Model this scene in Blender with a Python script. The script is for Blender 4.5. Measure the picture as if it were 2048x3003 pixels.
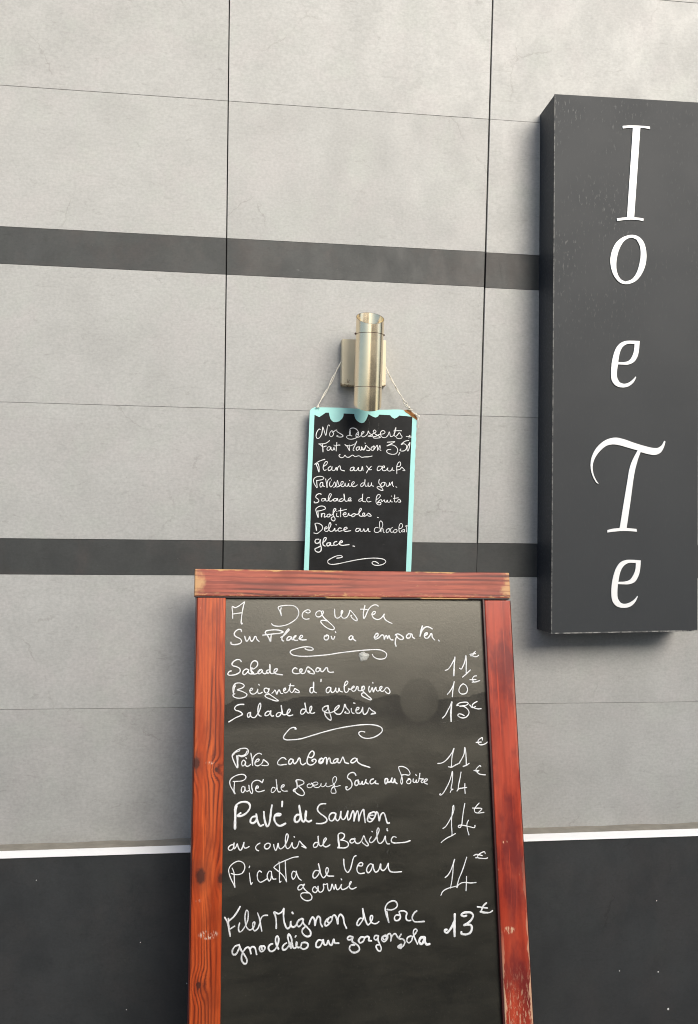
import bpy, bmesh, math, random
from mathutils import Vector, Matrix
from mathutils.geometry import tessellate_polygon

for o in list(bpy.data.objects):
    bpy.data.objects.remove(o)
scene = bpy.context.scene
C = scene.collection
R = math.radians
random.seed(7)

# ------------------------------------------------------------------ camera
CAM = [[0.9922655481568109,-0.013728486779117411,-0.12337183873080289],[-0.12362940533211343,-0.019832115211793053,-0.9921302622858826],[0.011173722669353995,0.9997090656070804,-0.021375969328350924]]
cd = bpy.data.cameras.new('camera')
cam = bpy.data.objects.new('camera', cd)
C.objects.link(cam)
m = Matrix(CAM).to_4x4()
m.translation = Vector((0.0, -2.035, 1.38))
cam.matrix_world = m
cd.sensor_fit = 'VERTICAL'
cd.sensor_height = 36.0
cd.sensor_width = 24.5
cd.lens = 2600.0 / 3003.0 * 36.0
cd.clip_start = 0.02
cd.clip_end = 500.0
scene.camera = cam

# ------------------------------------------------------------------ light
SUN_EL, SUN_AZ = R(28), R(24)          # azimuth: to the right of the wall's outward normal
to_sun = Vector((math.sin(SUN_AZ) * math.cos(SUN_EL), -math.cos(SUN_AZ) * math.cos(SUN_EL), math.sin(SUN_EL)))
world = bpy.data.worlds.new('World')
scene.world = world
world.use_nodes = True
wn = world.node_tree.nodes
wl = world.node_tree.links
wn.clear()
sky = wn.new('ShaderNodeTexSky')
sky.sky_type = 'NISHITA'
sky.sun_disc = False
sky.sun_elevation = SUN_EL
sky.sun_rotation = math.atan2(to_sun.x, to_sun.y)
sky.air_density = 1.0
sky.dust_density = 2.2
sky.ozone_density = 1.0
bg = wn.new('ShaderNodeBackground')
bg.inputs['Strength'].default_value = 0.1
wo = wn.new('ShaderNodeOutputWorld')
wl.new(sky.outputs[0], bg.inputs[0])
wl.new(bg.outputs[0], wo.inputs[0])
sl = bpy.data.lights.new('sun', 'SUN')
sl.energy = 2.0
sl.angle = R(36)
sl.color = (1.0, 0.955, 0.875)
so = bpy.data.objects.new('sun', sl)
C.objects.link(so)
so.rotation_euler = (-to_sun).to_track_quat('-Z', 'Y').to_euler()
so.location = (4, -8, 8)
scene.view_settings.view_transform = 'Standard'
scene.view_settings.look = 'None'
scene.view_settings.gamma = 1.0
scene.view_settings.exposure = 0.72
scene.render.engine = 'CYCLES'
scene.cycles.pixel_filter_type = 'BLACKMAN_HARRIS'
scene.cycles.filter_width = 1.05

# ------------------------------------------------------------------ helpers
def tag(o, label=None, cat=None, kind=None, group=None):
    if label: o['label'] = label
    if cat: o['category'] = cat
    if kind: o['kind'] = kind
    if group: o['group'] = group
    return o

def empty(name, loc=(0, 0, 0), mat=None, size=0.1):
    o = bpy.data.objects.new(name, None)
    o.empty_display_size = size
    C.objects.link(o)
    if mat is not None:
        o.matrix_world = mat
    else:
        o.location = loc
    return o

def link(name, bm, mats, parent=None, smooth=False, loc=None, label=None):
    """link a bmesh (coordinates in the parent's space) as ONE mesh object, origin at loc"""
    bmesh.ops.recalc_face_normals(bm, faces=bm.faces[:])
    me = bpy.data.meshes.new(name)
    if loc is not None:
        bmesh.ops.translate(bm, verts=bm.verts[:], vec=-Vector(loc))
    bm.to_mesh(me)
    bm.free()
    o = bpy.data.objects.new(name, me)
    C.objects.link(o)
    for mt in (mats if isinstance(mats, (list, tuple)) else [mats]):
        me.materials.append(mt)
    if smooth:
        for p in me.polygons: p.use_smooth = True
    if parent: o.parent = parent
    if loc is not None: o.location = loc
    if label: o['label'] = label
    return o

def bev(o, w, seg=2):
    md = o.modifiers.new('bevel', 'BEVEL')
    md.width = w
    md.segments = seg
    md.limit_method = 'ANGLE'
    md.angle_limit = R(40)
    return o

def box(bm, x0, x1, y0, y1, z0, z1):
    vs = [bm.verts.new((x, y, z)) for x in (x0, x1) for y in (y0, y1) for z in (z0, z1)]
    for f in ((0, 1, 3, 2), (4, 6, 7, 5), (0, 4, 5, 1), (2, 3, 7, 6), (0, 2, 6, 4), (1, 5, 7, 3)):
        bm.faces.new([vs[i] for i in f])

def slab(bm, loops, yf, yb, mi=0):
    """flat outline(s) in x,z (first = outer, rest = holes) extruded from yf (front) to yb"""
    tris = tessellate_polygon([[Vector((p[0], p[1], 0)) for p in l] for l in loops])
    flat = [p for l in loops for p in l]
    fr = [bm.verts.new((p[0], yf, p[1])) for p in flat]
    bk = [bm.verts.new((p[0], yb, p[1])) for p in flat]
    for t in tris:
        for ring, order in ((fr, t), (bk, t[::-1])):
            try:
                f = bm.faces.new([ring[i] for i in order]); f.material_index = mi
            except ValueError:
                pass
    k = 0
    for l in loops:
        n = len(l)
        for i in range(n):
            a, b = k + i, k + (i + 1) % n
            f = bm.faces.new((fr[a], fr[b], bk[b], bk[a])); f.material_index = mi
        k += n

def spline(pts, step):
    """centripetal Catmull-Rom through pts (tuples of any length)"""
    P = [Vector(p) for p in pts]
    if len(P) == 2:
        n = max(2, int((P[1] - P[0]).length / step))
        return [P[0].lerp(P[1], i / n) for i in range(n + 1)]
    P = [P[0] * 2 - P[1]] + P + [P[-1] * 2 - P[-2]]
    out = []
    for i in range(1, len(P) - 2):
        p0, p1, p2, p3 = P[i - 1:i + 3]
        t0 = 0.0
        t1 = t0 + max((p1 - p0).length, 1e-7) ** 0.5
        t2 = t1 + max((p2 - p1).length, 1e-7) ** 0.5
        t3 = t2 + max((p3 - p2).length, 1e-7) ** 0.5
        n = max(2, int((p2 - p1).length / step))
        for j in range(n):
            t = t1 + (t2 - t1) * j / n
            a1 = p0 * ((t1 - t) / (t1 - t0)) + p1 * ((t - t0) / (t1 - t0))
            a2 = p1 * ((t2 - t) / (t2 - t1)) + p2 * ((t - t1) / (t2 - t1))
            a3 = p2 * ((t3 - t) / (t3 - t2)) + p3 * ((t - t2) / (t3 - t2))
            b1 = a1 * ((t2 - t) / (t2 - t0)) + a2 * ((t - t0) / (t2 - t0))
            b2 = a2 * ((t3 - t) / (t3 - t1)) + a3 * ((t - t1) / (t3 - t1))
            out.append(b1 * ((t2 - t) / (t2 - t1)) + b2 * ((t - t1) / (t2 - t1)))
    out.append(P[-2])
    return out

def pen_stroke(bm, pts, w, y, h=0.00045):
    """a line of paint pen: low domed ribbon in the x,z plane standing on y (towards -y), round ends"""
    S = spline(pts, 0.0011)
    Q = [S[0]]
    for p in S[1:]:
        if (p - Q[-1]).length > 2e-4: Q.append(p)
    if len(Q) < 2: Q.append(Q[0] + Vector((3e-4, 0)))
    n = len(Q)
    hw = w * 0.405
    ph = random.uniform(0, 6)
    hh = h * random.uniform(0.85, 1.15)
    T = []
    for i in range(n):
        d = Q[min(n - 1, i + 1)] - Q[max(0, i - 1)]
        T.append(d.normalized() if d.length > 1e-9 else Vector((1, 0)))
    prof = ((-1, 0.0), (-0.8, 0.62), (0, 1.0), (0.8, 0.62), (1, 0.0))
    rows = []
    def row(p, t, k, kh):
        nrm = Vector((-t.y, t.x))
        rows.append([bm.verts.new((p.x + nrm.x * a * hw * k, y - hh * b * kh, p.y + nrm.y * a * hw * k)) for a, b in prof])
    for e in (0.97, 0.75, 0.4):
        row(Q[0] - T[0] * hw * e, T[0], math.sqrt(1 - e * e), math.sqrt(1 - e * e))
    for i in range(n):
        k = 1 + 0.10 * math.sin(i * 0.21 + ph) + 0.05 * math.sin(i * 0.67 + ph * 2)
        row(Q[i], T[i], k, 1)
    for e in (0.4, 0.75, 0.97):
        row(Q[-1] + T[-1] * hw * e, T[-1], math.sqrt(1 - e * e), math.sqrt(1 - e * e))
    for a, b in zip(rows, rows[1:]):
        for i in range(4):
            bm.faces.new((a[i], a[i + 1], b[i + 1], b[i]))

def tube(bm, pts, r, seg=8, step=0.004):
    S = spline(pts, step)
    rings = []
    up = Vector((0.2, 1, 0.1)).normalized()
    for i, p in enumerate(S):
        d = (S[min(len(S) - 1, i + 1)] - S[max(0, i - 1)]).normalized()
        a = d.cross(up).normalized()
        b = a.cross(d)
        rings.append([bm.verts.new(p + (a * math.cos(k * 2 * math.pi / seg) + b * math.sin(k * 2 * math.pi / seg)) * r) for k in range(seg)])
    for A, B in zip(rings, rings[1:]):
        for k in range(seg):
            bm.faces.new((A[k], A[(k + 1) % seg], B[(k + 1) % seg], B[k]))
    bm.faces.new(rings[0][::-1]); bm.faces.new(rings[-1])

def pairs(l, s=1e-4):
    return [(l[i] * s, l[i + 1] * s) for i in range(0, len(l), 2)]

# ------------------------------------------------------------------ node helpers
class NT:
    def __init__(self, name):
        self.mat = bpy.data.materials.new(name)
        self.mat.use_nodes = True
        self.t = self.mat.node_tree
        self.n = self.t.nodes
        self.b = self.n['Principled BSDF']
    def new(self, ty, **kw):
        x = self.n.new(ty)
        for k, v in kw.items(): setattr(x, k, v)
        return x
    def put(self, sock, v):
        if isinstance(v, bpy.types.NodeSocket): self.t.links.new(v, sock)
        else: sock.default_value = v
    def obj(self):
        return self.new('ShaderNodeTexCoord').outputs['Object']
    def rnd(self):
        return self.new('ShaderNodeObjectInfo').outputs['Random']
    def vm(self, op, a, b=None, s=None):
        x = self.new('ShaderNodeVectorMath', operation=op)
        self.put(x.inputs[0], a)
        if b is not None: self.put(x.inputs[1], b)
        if s is not None: self.put(x.inputs['Scale'], s)
        return x.outputs['Value'] if op in ('LENGTH', 'DISTANCE', 'DOT_PRODUCT') else x.outputs['Vector']
    def ma(self, op, a, b=None, c=None, clamp=False):
        x = self.new('ShaderNodeMath', operation=op)
        x.use_clamp = clamp
        self.put(x.inputs[0], a)
        if b is not None: self.put(x.inputs[1], b)
        if c is not None: self.put(x.inputs[2], c)
        return x.outputs[0]
    def noise(self, vec, scale, detail=4.0, rough=0.55, dist=0.0, color=False):
        x = self.new('ShaderNodeTexNoise')
        self.put(x.inputs['Vector'], vec)
        x.inputs['Scale'].default_value = scale
        x.inputs['Detail'].default_value = detail
        x.inputs['Roughness'].default_value = rough
        x.inputs['Distortion'].default_value = dist
        return x.outputs['Color'] if color else x.outputs['Fac']
    def edge(self, vec, scale):
        x = self.new('ShaderNodeTexVoronoi', feature='DISTANCE_TO_EDGE')
        self.put(x.inputs['Vector'], vec)
        x.inputs['Scale'].default_value = scale
        return x.outputs['Distance']
    def ramp(self, f, a, b, lo=0.0, hi=1.0, smooth=True):
        x = self.new('ShaderNodeMapRange')
        x.interpolation_type = 'SMOOTHSTEP' if smooth else 'LINEAR'
        self.put(x.inputs['Value'], f)
        x.inputs['From Min'].default_value = a
        x.inputs['From Max'].default_value = b
        x.inputs['To Min'].default_value = lo
        x.inputs['To Max'].default_value = hi
        return x.outputs['Result']
    def mix(self, f, a, b, mode='MIX'):
        x = self.new('ShaderNodeMix', data_type='RGBA', blend_type=mode)
        self.put(x.inputs['Factor'], f)
        for s, v in ((x.inputs[6], a), (x.inputs[7], b)):
            if isinstance(v, (tuple, list)): v = (v[0], v[1], v[2], 1.0)
            self.put(s, v)
        return x.outputs[2]
    def xyz(self, v):
        x = self.new('ShaderNodeSeparateXYZ')
        self.put(x.inputs[0], v)
        return x.outputs
    def comb(self, a, b, c):
        x = self.new('ShaderNodeCombineXYZ')
        for s, v in zip(x.inputs, (a, b, c)): self.put(s, v)
        return x.outputs[0]
    def bump(self, h, strength=0.2, dist=0.001):
        x = self.new('ShaderNodeBump')
        x.inputs['Strength'].default_value = strength
        x.inputs['Distance'].default_value = dist
        self.put(x.inputs['Height'], h)
        self.put(self.b.inputs['Normal'], x.outputs[0])
    def done(self, col, rough=0.5, metal=0.0, spec=0.5):
        if isinstance(col, (tuple, list)): col = (col[0], col[1], col[2], 1.0)
        self.put(self.b.inputs['Base Color'], col)
        self.put(self.b.inputs['Roughness'], rough)
        self.put(self.b.inputs['Metallic'], metal)
        self.b.inputs['Specular IOR Level'].default_value = spec
        return self.mat

def plain(name, col, rough=0.5, metal=0.0, spec=0.5, var=0.12, scale=40):
    t = NT(name)
    f = t.noise(t.obj(), scale, 4)
    c = t.mix(f, tuple(v * (1 - var) for v in col), tuple(v * (1 + var) for v in col))
    return t.done(c, rough, metal, spec)

# ------------------------------------------------------------------ materials
def stone(name, lo, hi, tint, crackdark, rough, speck):
    t = NT(name)
    p = t.vm('ADD', t.obj(), t.vm('SCALE', (37.0, 11.0, 23.0), s=t.rnd()))
    big = t.noise(p, 6.0, 8, 0.66, 0.5)
    mid = t.noise(t.vm('MULTIPLY', p, (1, 1, 0.6)), 14, 6, 0.65)
    fine = t.noise(p, 170, 3, 0.6)
    weave = t.noise(t.vm('MULTIPLY', p, (60, 1, 240)), 1.6, 3, 0.6)
    f = t.ma('ADD', t.ma('MULTIPLY', big, 0.75), t.ma('MULTIPLY', mid, 0.25))
    col = t.mix(t.ramp(f, 0.24, 0.76), lo, hi)
    tn = t.noise(t.vm('ADD', p, (5.0, 1.0, 9.0)), 7, 6, 0.6, 0.4)
    col = t.mix(t.ramp(tn, 0.46, 0.66, 0, 0.5), col, tint)
    tg = t.noise(t.vm('ADD', p, (15.0, 4.0, 2.0)), 9, 6, 0.6, 0.4)
    col = t.mix(t.ramp(tg, 0.5, 0.68, 0, 0.3), col, (hi[0] * 0.93, hi[1] * 0.985, hi[2] * 0.93))
    # fine veins and hairline cracks, only here and there
    wob = t.vm('SCALE', t.vm('SUBTRACT', t.noise(p, 11, 6, 0.7, color=True), (0.5, 0.5, 0.5)), s=0.07)
    e = t.edge(t.vm('ADD', p, wob), 2.6)
    line = t.ramp(e, 0.0015, 0.007, 1, 0)
    where = t.ramp(t.noise(t.vm('ADD', p, (3.0, 7.0, 1.0)), 7, 3, 0.6), 0.50, 0.62)
    col = t.mix(t.ma('MULTIPLY', t.ma('MULTIPLY', line, where), 0.32), col, crackdark)
    sm = t.ramp(t.noise(t.vm('ADD', p, (9.0, 2.0, 4.0)), 24, 6, 0.75), 0.62, 0.82, 0, 0.22)
    col = t.mix(sm, col, crackdark)
    lt = t.ramp(t.noise(t.vm('ADD', p, (1.0, 8.0, 6.0)), 60, 5, 0.7), 0.66, 0.80, 0, speck)
    col = t.mix(lt, col, (0.62, 0.61, 0.58))
    g = t.ma('ADD', t.ma('MULTIPLY', fine, 0.6), t.ma('MULTIPLY', weave, 0.4))
    col = t.mix(1.0, col, t.mix(t.ramp(g, 0.3, 0.7), (0.895, 0.895, 0.895), (1.085, 1.085, 1.085)), 'MULTIPLY')
    scr = t.noise(t.vm('MULTIPLY', t.vm('ADD', p, (2.0, 2.0, 2.0)), (0.5, 1, 1.6)), 46, 7, 0.78, 1.2)
    col = t.mix(t.ramp(scr, 0.56, 0.68, 0, 0.32), col, crackdark)
    col = t.mix(t.ramp(scr, 0.30, 0.42, 0.12, 0), col, (hi[0] * 1.15, hi[1] * 1.15, hi[2] * 1.15))
    tone = t.ramp(t.rnd(), 0.0, 1.0, 0.955, 1.03, False)
    col = t.mix(1.0, col, t.comb(tone, tone, tone), 'MULTIPLY')
    t.bump(t.ma('ADD', t.ma('MULTIPLY', fine, 0.5), mid), 0.25, 0.0006)
    return t.done(col, t.ramp(mid, 0.3, 0.7, rough - 0.06, rough + 0.1), 0, 0.5)

M = {}
M['tile'] = stone('grey stoneware', (0.368, 0.367, 0.350), (0.455, 0.455, 0.436), (0.445, 0.428, 0.415), (0.22, 0.21, 0.19), 0.52, 0.18)
M['band'] = stone('charcoal stoneware', (0.030, 0.032, 0.031), (0.062, 0.065, 0.062), (0.070, 0.058, 0.052), (0.022, 0.022, 0.021), 0.55, 0.12)
M['plinth'] = stone('black stoneware', (0.026, 0.028, 0.029), (0.042, 0.045, 0.046), (0.045, 0.043, 0.042), (0.014, 0.014, 0.014), 0.5, 0.05)
M['gap'] = plain('dark joint', (0.02, 0.018, 0.017), 0.9)
M['grout'] = plain('grey grout', (0.26, 0.24, 0.21), 0.9, scale=90, var=0.25)
M['ledge'] = plain('mortar fillet', (0.30, 0.275, 0.225), 0.85, var=0.35, scale=30)
M['white'] = plain('white aluminium', (0.90, 0.90, 0.89), 0.35, var=0.03)
M['speck'] = plain('white paint speck', (0.75, 0.75, 0.73), 0.5)

# the sign's lacquered sheet with dust runs on its upper part
t = NT('anthracite lacquer')
p = t.obj()
st = t.noise(t.vm('MULTIPLY', p, (1, 1, 0.35)), 190, 3, 0.6)
ps = t.noise(p, 8, 4, 0.6)
z = t.xyz(p)[2]
x = t.xyz(p)[0]
hi = t.ma('MULTIPLY', t.ramp(z, 0.55, 1.05), t.ramp(x, 0.10, 0.26, 1, 0.25))
d = t.ma('MULTIPLY', t.ramp(st, 0.57, 0.68), t.ma('ADD', t.ma('MULTIPLY', hi, t.ramp(ps, 0.38, 0.58)), 0.05))
cl = t.mix(t.noise(p, 3, 5, 0.6), (0.026, 0.029, 0.032), (0.036, 0.040, 0.043))
cl = t.mix(t.ma('MULTIPLY', d, 0.38), cl, (0.26, 0.26, 0.25))
hl_wear = t.ma('MAXIMUM', t.ramp(x, 0.0002, 0.0022, 0.45, 0), t.ramp(t.ma('SUBTRACT', z, t.ma('MULTIPLY', x, 0.0158)), 0.0004, 0.0032, 0.9, 0))  # painted highlight along the left edge, worn scuffs along the bottom
cl = t.mix(t.ma('MULTIPLY', hl_wear, t.ramp(t.noise(p, 60, 4, 0.7), 0.38, 0.6)), cl, (0.42, 0.41, 0.38))
t.bump(t.noise(p, 420, 2), 0.08, 0.0004)
M['sign'] = t.done(cl, t.ramp(ps, 0.3, 0.7, 0.60, 0.64), 0, 0.4)
t = NT('anthracite shaded side')
p = t.obj()
cl = t.mix(t.ramp(t.noise(p, 160, 3, 0.7), 0.45, 0.75), (0.018, 0.022, 0.029), (0.055, 0.062, 0.074))  # speckled sheet; the side's bluish shade is put into this colour
M['signside'] = t.done(cl, 0.55)
M['letter'] = plain('opal acrylic', (0.90, 0.90, 0.89), 0.3, var=0.02)

# stained pine
def wood(name, axis, lo, mid, dark, worn, wear, knots=(), ends=None, contrast=1.0, rough=0.36, freq=150.0, swirl=6.0, seed=0.0, patchy=0.5, patchcol=None, flecks=()):
    t = NT(name)
    p = t.obj()
    xs = t.xyz(p)
    along, across = (xs[2], xs[0]) if axis == 'z' else (xs[0], xs[2])
    disp = None
    kd = None
    for (kx, kz, kr) in knots:
        q = t.vm('MULTIPLY', t.vm('SUBTRACT', p, (kx, 0.0, kz)), (1.0, 0.0, 0.62))
        dd = t.ma('ADD', t.vm('LENGTH', q), t.ma('MULTIPLY', t.ma('SUBTRACT', t.noise(p, 120, 5, 0.7), 0.5), 0.010))
        g = t.ramp(dd, 0.0, kr * 4.5, 1, 0)
        k = t.ramp(dd, kr * 0.45, kr * 0.95, 1, 0)
        disp = g if disp is None else t.ma('MAXIMUM', disp, g)
        kd = k if kd is None else t.ma('MAXIMUM', kd, k)
    c0 = t.comb(t.ma('MULTIPLY', across, 9.0), seed, t.ma('MULTIPLY', along, 1.0))
    field = t.ma('ADD', t.ma('MULTIPLY', across, freq), t.ma('MULTIPLY', t.noise(c0, 1.5, 2.5, 0.5, 0.2), swirl))
    if disp is not None: field = t.ma('ADD', field, t.ma('MULTIPLY', disp, 1.6))
    wv = t.ma('SINE', t.ma('MULTIPLY', field, 6.2832))
    lines = t.ma('POWER', t.ma('ADD', t.ma('MULTIPLY', wv, 0.5), 0.5), 1.8)
    lines = t.ma('MULTIPLY', lines, t.ramp(t.noise(c0, 2.6, 3), 0.38, 0.62, 0.15, 1))
    fib = t.noise(t.comb(t.ma('MULTIPLY', across, 1.0), 0.0, t.ma('MULTIPLY', along, 0.035)), 520, 5, 0.65)
    band = t.noise(t.comb(t.ma('MULTIPLY', across, 1.0), 0.0, t.ma('MULTIPLY', along, 0.10)), 40, 4, 0.6)
    col = t.mix(t.ramp(band, 0.33, 0.68), mid, lo)
    col = t.mix(t.ma('MULTIPLY', lines, 0.92 * contrast), col, dark)
    col = t.mix(t.ramp(fib, 0.52, 0.78, 0, 0.45 * contrast), col, dark)
    patch = t.noise(t.comb(t.ma('MULTIPLY', across, 1.0), 0.0, t.ma('MULTIPLY', along, 0.45)), 17, 4, 0.6)
    col = t.mix(t.ramp(patch, 0.44, 0.66, 0, patchy), col, patchcol or tuple(v * 0.55 for v in mid))
    br_ = t.noise(t.comb(t.ma('MULTIPLY', across, 1.0), 3.0, t.ma('MULTIPLY', along, 0.03)), 150, 4, 0.6)
    col = t.mix(t.ramp(br_, 0.56, 0.70, 0, 0.55), col, tuple(v * 1.35 for v in lo))
    if kd is not None:
        col = t.mix(t.ma('MULTIPLY', kd, 0.9), col, (0.035, 0.014, 0.010))
        col = t.mix(t.ma('MULTIPLY', t.ramp(disp, 0.55, 0.95), 0.35), col, (0.09, 0.02, 0.012))
    # worn spots: short fibres of bare wood
    wn_ = t.noise(t.comb(t.ma('MULTIPLY', across, 1.0), 0.0, t.ma('MULTIPLY', along, 0.22)), 260, 4, 0.7)
    wm = t.noise(p, 11, 3, 0.6)
    wr = t.ma('MULTIPLY', t.ramp(wn_, 0.60, 0.70), t.ramp(wm, 0.53, 0.68))
    wr = t.ma('MULTIPLY', wr, wear)
    for (fx, fz, fr) in flecks:
        dq = t.vm('LENGTH', t.vm('MULTIPLY', t.vm('SUBTRACT', p, (fx, 0.0, fz)), (1.0, 0.0, 2.2)))
        wr = t.ma('MAXIMUM', wr, t.ma('MULTIPLY', t.ramp(dq, fr * 0.5, fr, 0.95, 0), t.ramp(wn_, 0.50, 0.58)))
    if ends == 'rail':
        ex = t.ma('ABSOLUTE', xs[0])
        ed = t.ramp(t.ma('ADD', ex, t.ma('MULTIPLY', t.noise(p, 30, 4), 0.09)), 0.372, 0.398, 0, 0.75)
        col = t.mix(t.ma('MULTIPLY', ed, t.ramp(lines, 0.1, 0.7, 1, 0.15)), col, worn)
        lowe = t.ramp(t.ma('ADD', xs[2], t.ma('MULTIPLY', t.noise(p, 26, 4), 0.035)), 1.272, 1.288, 1, 0)
        wr = t.ma('MAXIMUM', wr, t.ma('MULTIPLY', lowe, t.ramp(wn_, 0.5, 0.62, 0, 0.85)))
        tope = t.ramp(t.ma('SUBTRACT', xs[2], t.ma('MULTIPLY', t.noise(p, 26, 4), 0.016)), 1.3055, 1.3085, 0, 0.8)
        wr = t.ma('MAXIMUM', wr, t.ma('MULTIPLY', tope, t.ramp(wm, 0.47, 0.56)))
    if ends == 'stile':
        nz = t.ma('MULTIPLY', t.noise(t.vm('MULTIPLY', p, (1, 1, 0.3)), 34, 4, 0.7), 0.030)
        low = t.ramp(xs[2], 0.35, 0.72, 1, 0)
        e1 = t.ramp(t.ma('ADD', xs[0], nz), 0.3600, 0.3622, 0, 1)
        wr = t.ma('MAXIMUM', wr, t.ma('MULTIPLY', e1, t.ma('ADD', t.ma('MULTIPLY', low, 0.9), 0.12)))
        e2 = t.ramp(t.ma('SUBTRACT', xs[0], nz), 0.2762, 0.2782, 1, 0)
        wr = t.ma('MAXIMUM', wr, t.ma('MULTIPLY', e2, t.ramp(xs[2], 0.42, 0.60, 0.9, 0)))
        lo2 = t.ramp(xs[2], 0.40, 0.52, 1, 0)
        wr = t.ma('MAXIMUM', wr, t.ma('MULTIPLY', lo2, t.ramp(wn_, 0.52, 0.62, 0, 0.75)))
    col = t.mix(wr, col, worn)
    t.bump(t.ma('SUBTRACT', t.ma('MULTIPLY', fib, 0.5), t.ma('MULTIPLY', lines, 0.6)), 0.22, 0.0006)
    return t.done(col, t.ma('ADD', t.ma('MULTIPLY', wr, 0.3), t.ramp(band, 0.3, 0.7, rough, rough + 0.12)), 0, 0.4)

KN = [[-0.34007052167208013,0.9216807838319372],[-0.2989578373693326,0.9085301641447605],[-0.32723348620962917,0.7068278229961702],[-0.2891684527494067,0.6998319786820314],[-0.32743199678540164,0.50894425135416]]
M['rail'] = wood('salmon stained pine', 'x', (0.48, 0.120, 0.072), (0.34, 0.070, 0.042), (0.060, 0.020, 0.018), (0.66, 0.40, 0.17), 0.8, ends='rail', contrast=1.0, rough=0.45, freq=95.0, swirl=5.0, seed=4.3)
M['stile'] = wood('orange stained pine', 'z', (0.60, 0.105, 0.018), (0.43, 0.055, 0.011), (0.085, 0.010, 0.005), (0.70, 0.50, 0.38), 0.25, rough=0.30, freq=120.0, swirl=8.0, patchy=0.75, flecks=[[-0.3108,0.598,0.022],[-0.329,0.6611,0.008],[-0.3128,0.9216,0.01]],
                  knots=[(KN[0][0], KN[0][1], 0.010), (KN[1][0], KN[1][1], 0.0045), (KN[2][0], KN[2][1], 0.013), (KN[3][0] + 0.002, KN[3][1], 0.008), (KN[4][0], KN[4][1], 0.006)])
M['stile2'] = wood('red stained pine', 'z', (0.50, 0.066, 0.028), (0.38, 0.040, 0.018), (0.10, 0.012, 0.010), (0.68, 0.42, 0.26), 0.35, ends='stile', contrast=0.30, rough=0.28, freq=60.0, swirl=5.0, seed=2.2, patchy=0.9, patchcol=(0.17, 0.019, 0.017), flecks=[[0.3045,0.5691,0.02],[0.2909,0.6883,0.006],[0.3076,0.7425,0.008]])
t = NT('maroon edge paint')
p = t.obj(); xx = t.xyz(p)[0]
def inr(a, b):
    return t.ma('MULTIPLY', t.ramp(xx, a - 0.004, a + 0.004), t.ramp(xx, b - 0.004, b + 0.004, 1, 0))
w_ = t.ma('MAXIMUM', inr(-0.070, 0.051), inr(0.142, 0.249))
M['maroon'] = t.done(t.mix(w_, (0.028, 0.006, 0.006), t.mix(t.noise(p, 60), (0.42, 0.22, 0.07), (0.58, 0.33, 0.13))), 0.5)
M['maroon2'] = plain('dark red frame edge', (0.055, 0.008, 0.008), 0.4)  # dark red of the frame edges; paints in shade on the inner strip

# slate paint of the menu board
t = NT('grey black slate paint')
p = t.obj()
a1 = t.noise(t.vm('MULTIPLY', p, (1, 1, 2.2)), 9, 6, 0.65, 0.3)
a2 = t.noise(p, 240, 4, 0.75)
a3 = t.noise(t.vm('MULTIPLY', p, (1, 1, 5.0)), 26, 5, 0.65)
cl = t.mix(t.ramp(a1, 0.35, 0.66), (0.008, 0.0076, 0.0056), (0.016, 0.0149, 0.0105))
cl = t.mix(t.ramp(a3, 0.45, 0.72, 0, 0.35), cl, (0.028, 0.0255, 0.0175))
cl = t.mix(t.ramp(a2, 0.58, 0.78, 0, 0.45), cl, (0.085, 0.079, 0.062))
t.b.inputs['Specular Tint'].default_value = (1.0, 0.97, 0.87, 1)
t.bump(a2, 0.22, 0.0008)
M['slate'] = t.done(cl, t.ramp(a1, 0.3, 0.7, 0.30, 0.35), 0, 0.9)

t = NT('wiped chalk water')
at = t.new('ShaderNodeVertexColor'); at.layer_name = 'alpha'
p = t.obj()
al = t.ma('MULTIPLY', t.xyz(at.outputs['Color'])[0], t.ramp(t.noise(p, 14, 5, 0.65), 0.25, 0.6, 0.55, 1.0))
t.put(t.b.inputs['Alpha'], t.ma('MULTIPLY', al, 0.46))
M['smear'] = t.done((0.017, 0.016, 0.0145), 0.6, 0, 0.3)

t = NT('faint chalk')
p = t.obj()
t.put(t.b.inputs['Alpha'], t.ramp(t.noise(p, 300, 3, 0.7), 0.42, 0.7, 0.05, 0.4))
M['ghost'] = t.done((0.32, 0.32, 0.29), 0.8)

def penmat(name, alpha_lo):
    t = NT(name)
    p = t.obj()
    f = t.noise(p, 260, 4, 0.7)
    c = t.mix(t.ramp(f, 0.35, 0.65), (0.86, 0.87, 0.86), (0.93, 0.93, 0.92))
    if alpha_lo < 1:
        g = t.noise(t.vm('MULTIPLY', p, (1, 1, 0.5)), 330, 4, 0.75)
        big = t.noise(p, 26, 3)
        c = t.mix(t.ma('MULTIPLY', t.ramp(g, 0.40, 0.62, 1, 0), t.ramp(big, 0.38, 0.6, 0, 1 - alpha_lo)), c, (0.22, 0.225, 0.22))
    return t.done(c, 0.55, 0, 0.4)
M['pen'] = penmat('white paint pen', 0.72)
M['chalk'] = penmat('rubbed white chalk pen', 0.45)

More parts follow.
